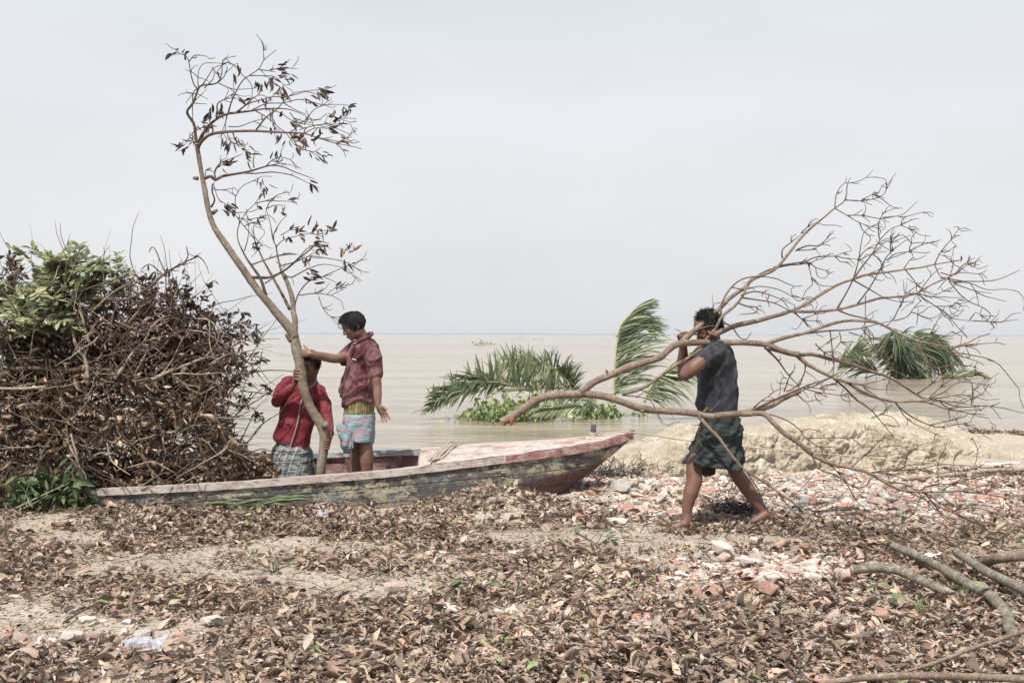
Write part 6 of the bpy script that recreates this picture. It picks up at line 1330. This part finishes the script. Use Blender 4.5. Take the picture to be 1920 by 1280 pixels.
# ===== the boy in the red shirt =====
Yr_ = 8.62
red = thing('person', [P(560, 990, Yr_)[0], Yr_, -.25], 'boy in a crimson long-sleeved shirt and plaid wrapped cloth hugging the trunk in the boat', 'person')
b = Blob()
R, T = head(b, J(C, 348, 432, 8.62), (-.25, -.93, -.25), (-.02, -.25, .96), .98, J(C, 345, 545, 8.66))
b.loft([ring(C, 300, 385, 548, 8.66, .07), ring(C, 205, 415, 585, 8.65, .095), ring(C, 170, 400, 650, 8.65, .1), ring(C, 165, 385, 760, 8.64, .1), ring(C, 130, 350, 900, 8.63, .1), ring(C, 130, 325, 1000, 8.62, .1), ring(C, 130, 325, 1080, 8.62, .1)])
b.tube([J(C, 190, 560, 8.62), J(C, 145, 630, 8.56), J(C, 105, 690, 8.50)], [.05, .042, .036]); b.tube([J(C, 105, 692, 8.5), J(C, 165, 630, 8.44), J(C, 228, 575, 8.38)], [.036, .036, .024])
tk = J(C, 285, 500, YT)
hand(b, J(C, 234, 562, 8.375), nrm([.22, -.15, .95]), (.35, .9, .1), (.3, .2, .95), (.2, .2, .2), .1, .01)     # palm root (tiny), fingers added below
pc = J(C, 246, 500, YT+.02)
b.tube([J(C, 230, 570, 8.38), J(C, 240, 540, 8.37), pc], [.024, .027, .024], 12, .01); b.ell(pc+[0, 0, .0], (.020, .026, .042))
for k in range(4):
    z_ = .036-.025*k; p0 = pc+np.array([-.004, -.02, z_]); L = (1.0, 1.08, 1.04, .86)[k]
    pts = [p0+[.0, .01, 0], p0+[-.002, -.022, .004], p0+[.016*L, -.045, .007], p0+[.042*L, -.050, .004], p0+[.060*L, -.042, 0]]; b.tube(pts, [.0105, .0102, .0098, .0092, .008], 8, .006)
b.tube([pc+[0, .01, .025], pc+[-.0, .03, .055], pc+[.02, .045, .075]], [.012, .011, .009], 8, .008)
b.tube([J(C, 412, 610, 8.62), J(C, 455, 700, 8.58), J(C, 476, 790, 8.52)], [.05, .042, .037]); b.tube([J(C, 476, 790, 8.52), J(C, 486, 870, 8.46), J(C, 484, 945, 8.42)], [.036, .034, .024])
pc2 = J(C, 474, 985, YT+.025)
b.tube([J(C, 484, 935, 8.42), pc2], [.024, .022], 12, .01); b.ell(pc2, (.020, .026, .040))
for k in range(4):
    z_ = .034-.022*k; p0 = pc2+np.array([.006, -.02, z_]); L = (1, 1.05, 1, .85)[k]
    b.tube([p0+[0, .01, 0], p0+[.004, -.022, -.004], p0+[-.014*L, -.044, -.006], p0+[-.030*L, -.048, -.006]], [.0100, .0098, .0094, .0082], 8, .006)
b.tube([pc2+[0, .01, .02], pc2+[-.0, .02, .05], pc2+[-.02, .03, .07]], [.012, .011, .009], 8, .008)
for u in (180, 265):
    a = J(C, u, 1050, 8.6); pts = [a, a+[0, -.02, -.28], a+[0, .0, -.42], a+[.0, .02, -.60]]; b.tube(pts, [.06, .052, .054, .036], 16)
    h_ = a+np.array([0, .05, 0]); h_[2] = -.245; foot(b, pts[-1], h_, h_+[-.03, -.2, 0], 1 if u > 200 else -1, .9)
b.done('body', M['skin_a'], red, .0048, 4)
eyes(R, T, red, .98); hair(R, T, red, 1.01, dict(n=3600, lift=.2, fwd=.7, down=.4, rand=.14, len=.04))
b = Blob()
b.loft([ring(C, 308, 388, 528, 8.66, .07), ring(C, 255, 405, 552, 8.65, .09), ring(C, 180, 425, 582, 8.65, .115), ring(C, 148, 425, 640, 8.65, .12), ring(C, 146, 405, 720, 8.64, .125), ring(C, 130, 390, 800, 8.63, .13), ring(C, 108, 368, 880, 8.62, .135), ring(C, 86, 352, 945, 8.62, .14), ring(C, 100, 346, 985, 8.62, .14)])
b.tube([J(C, 190, 555, 8.61), J(C, 140, 620, 8.55), J(C, 112, 688, 8.49)], [.066, .060, .052]); b.tube([J(C, 112, 686, 8.49), J(C, 160, 640, 8.44), J(C, 206, 600, 8.40)], [.050, .045, .040])
b.tube([J(C, 405, 612, 8.61), J(C, 445, 700, 8.57), J(C, 462, 780, 8.52)], [.066, .056, .048]); b.tube([J(C, 462, 780, 8.52), J(C, 474, 830, 8.48), J(C, 484, 905, 8.44)], [.047, .042, .034])
def dred(co, no): return wrinkle((.8, .2, 1), 8, .010, 23, 2.8)(co, no)
sh = b.done('shirt', M['crimson'], red, .0055, 4, .5, dred)
me = sh.data; n = len(me.vertices); co = np.zeros(n*3, np.float32); me.vertices.foreach_get('co', co); co = co.reshape(-1, 3); z0 = J(C, 680, 860, 8.6)[2]; zb = J(C, 680, 985, 8.6)[2]
u = (co[:, 0]/co[:, 1]*F+CX-490)*3.765; k_ = np.clip((z0-co[:, 2])/(z0-zb), 0, 1.2)**2; co[:, 2] += k_*(-.045*np.exp(-((u-275)/60)**2)+.03*np.exp(-((u-100)/45)**2)); me.vertices.foreach_set('co', co.ravel()); me.update()
b = Blob(); b.tube([J(C, 295, 650, 8.52), J(C, 276, 720, 8.505), J(C, 262, 820, 8.485), J(C, 240, 900, 8.475), J(C, 212, 995, 8.475)], [.007]*5, 8); b.done('placket', M['placket'], red, .004, 2)
b = Blob(); b.tube([J(C, 318, 580, 8.54), J(C, 305, 545, 8.58), J(C, 320, 520, 8.66)], [.008, .010, .010], 8); b.tube([J(C, 335, 590, 8.54), J(C, 372, 570, 8.56), J(C, 385, 530, 8.64)], [.009, .012, .010], 8); b.done('collar', M['placket'], red, .005, 3)
lr = [ring(C, 118, 325, 935, 8.62, .115), ring(C, 108, 332, 985, 8.62, .12), ring(C, 84, 350, 1030, 8.62, .145), ring(C, 80, 365, 1100, 8.62, .16), ring(C, 84, 382, 1190, 8.62, .17), ring(C, 90, 378, 1245, 8.62, .17)]
skirt('wrapped_cloth', lr, M['plaid_red'], red, 8, .014, slant=.5, seed=11, hemfn=lambda an: .03*np.cos(an), twist=.15)
# ---------------- haze over the river ----------------
mb = MB(); x0, x1, y0, y1, z0_, z1_ = -7000, 7000, -300, 9500, -3, 14
box(mb, ((x0+x1)/2, (y0+y1)/2, (z0_+z1_)/2), (x1-x0, y1-y0, z1_-z0_))
hm = bpy.data.materials.new('haze'); hm.use_nodes = True; ht = hm.node_tree; ht.nodes.remove(ht.nodes['Principled BSDF'])
pv = ht.nodes.new('ShaderNodeVolumePrincipled'); pv.inputs['Color'].default_value = (.93, .96, 1, 1); pv.inputs['Density'].default_value = .00028; pv.inputs['Anisotropy'].default_value = .1
ht.links.new(pv.outputs[0], ht.nodes['Material Output'].inputs['Volume'])
if HAZE: tag(mb.build('haze', hm, smooth=False), 'thin pale river haze', 'haze', kind='stuff')
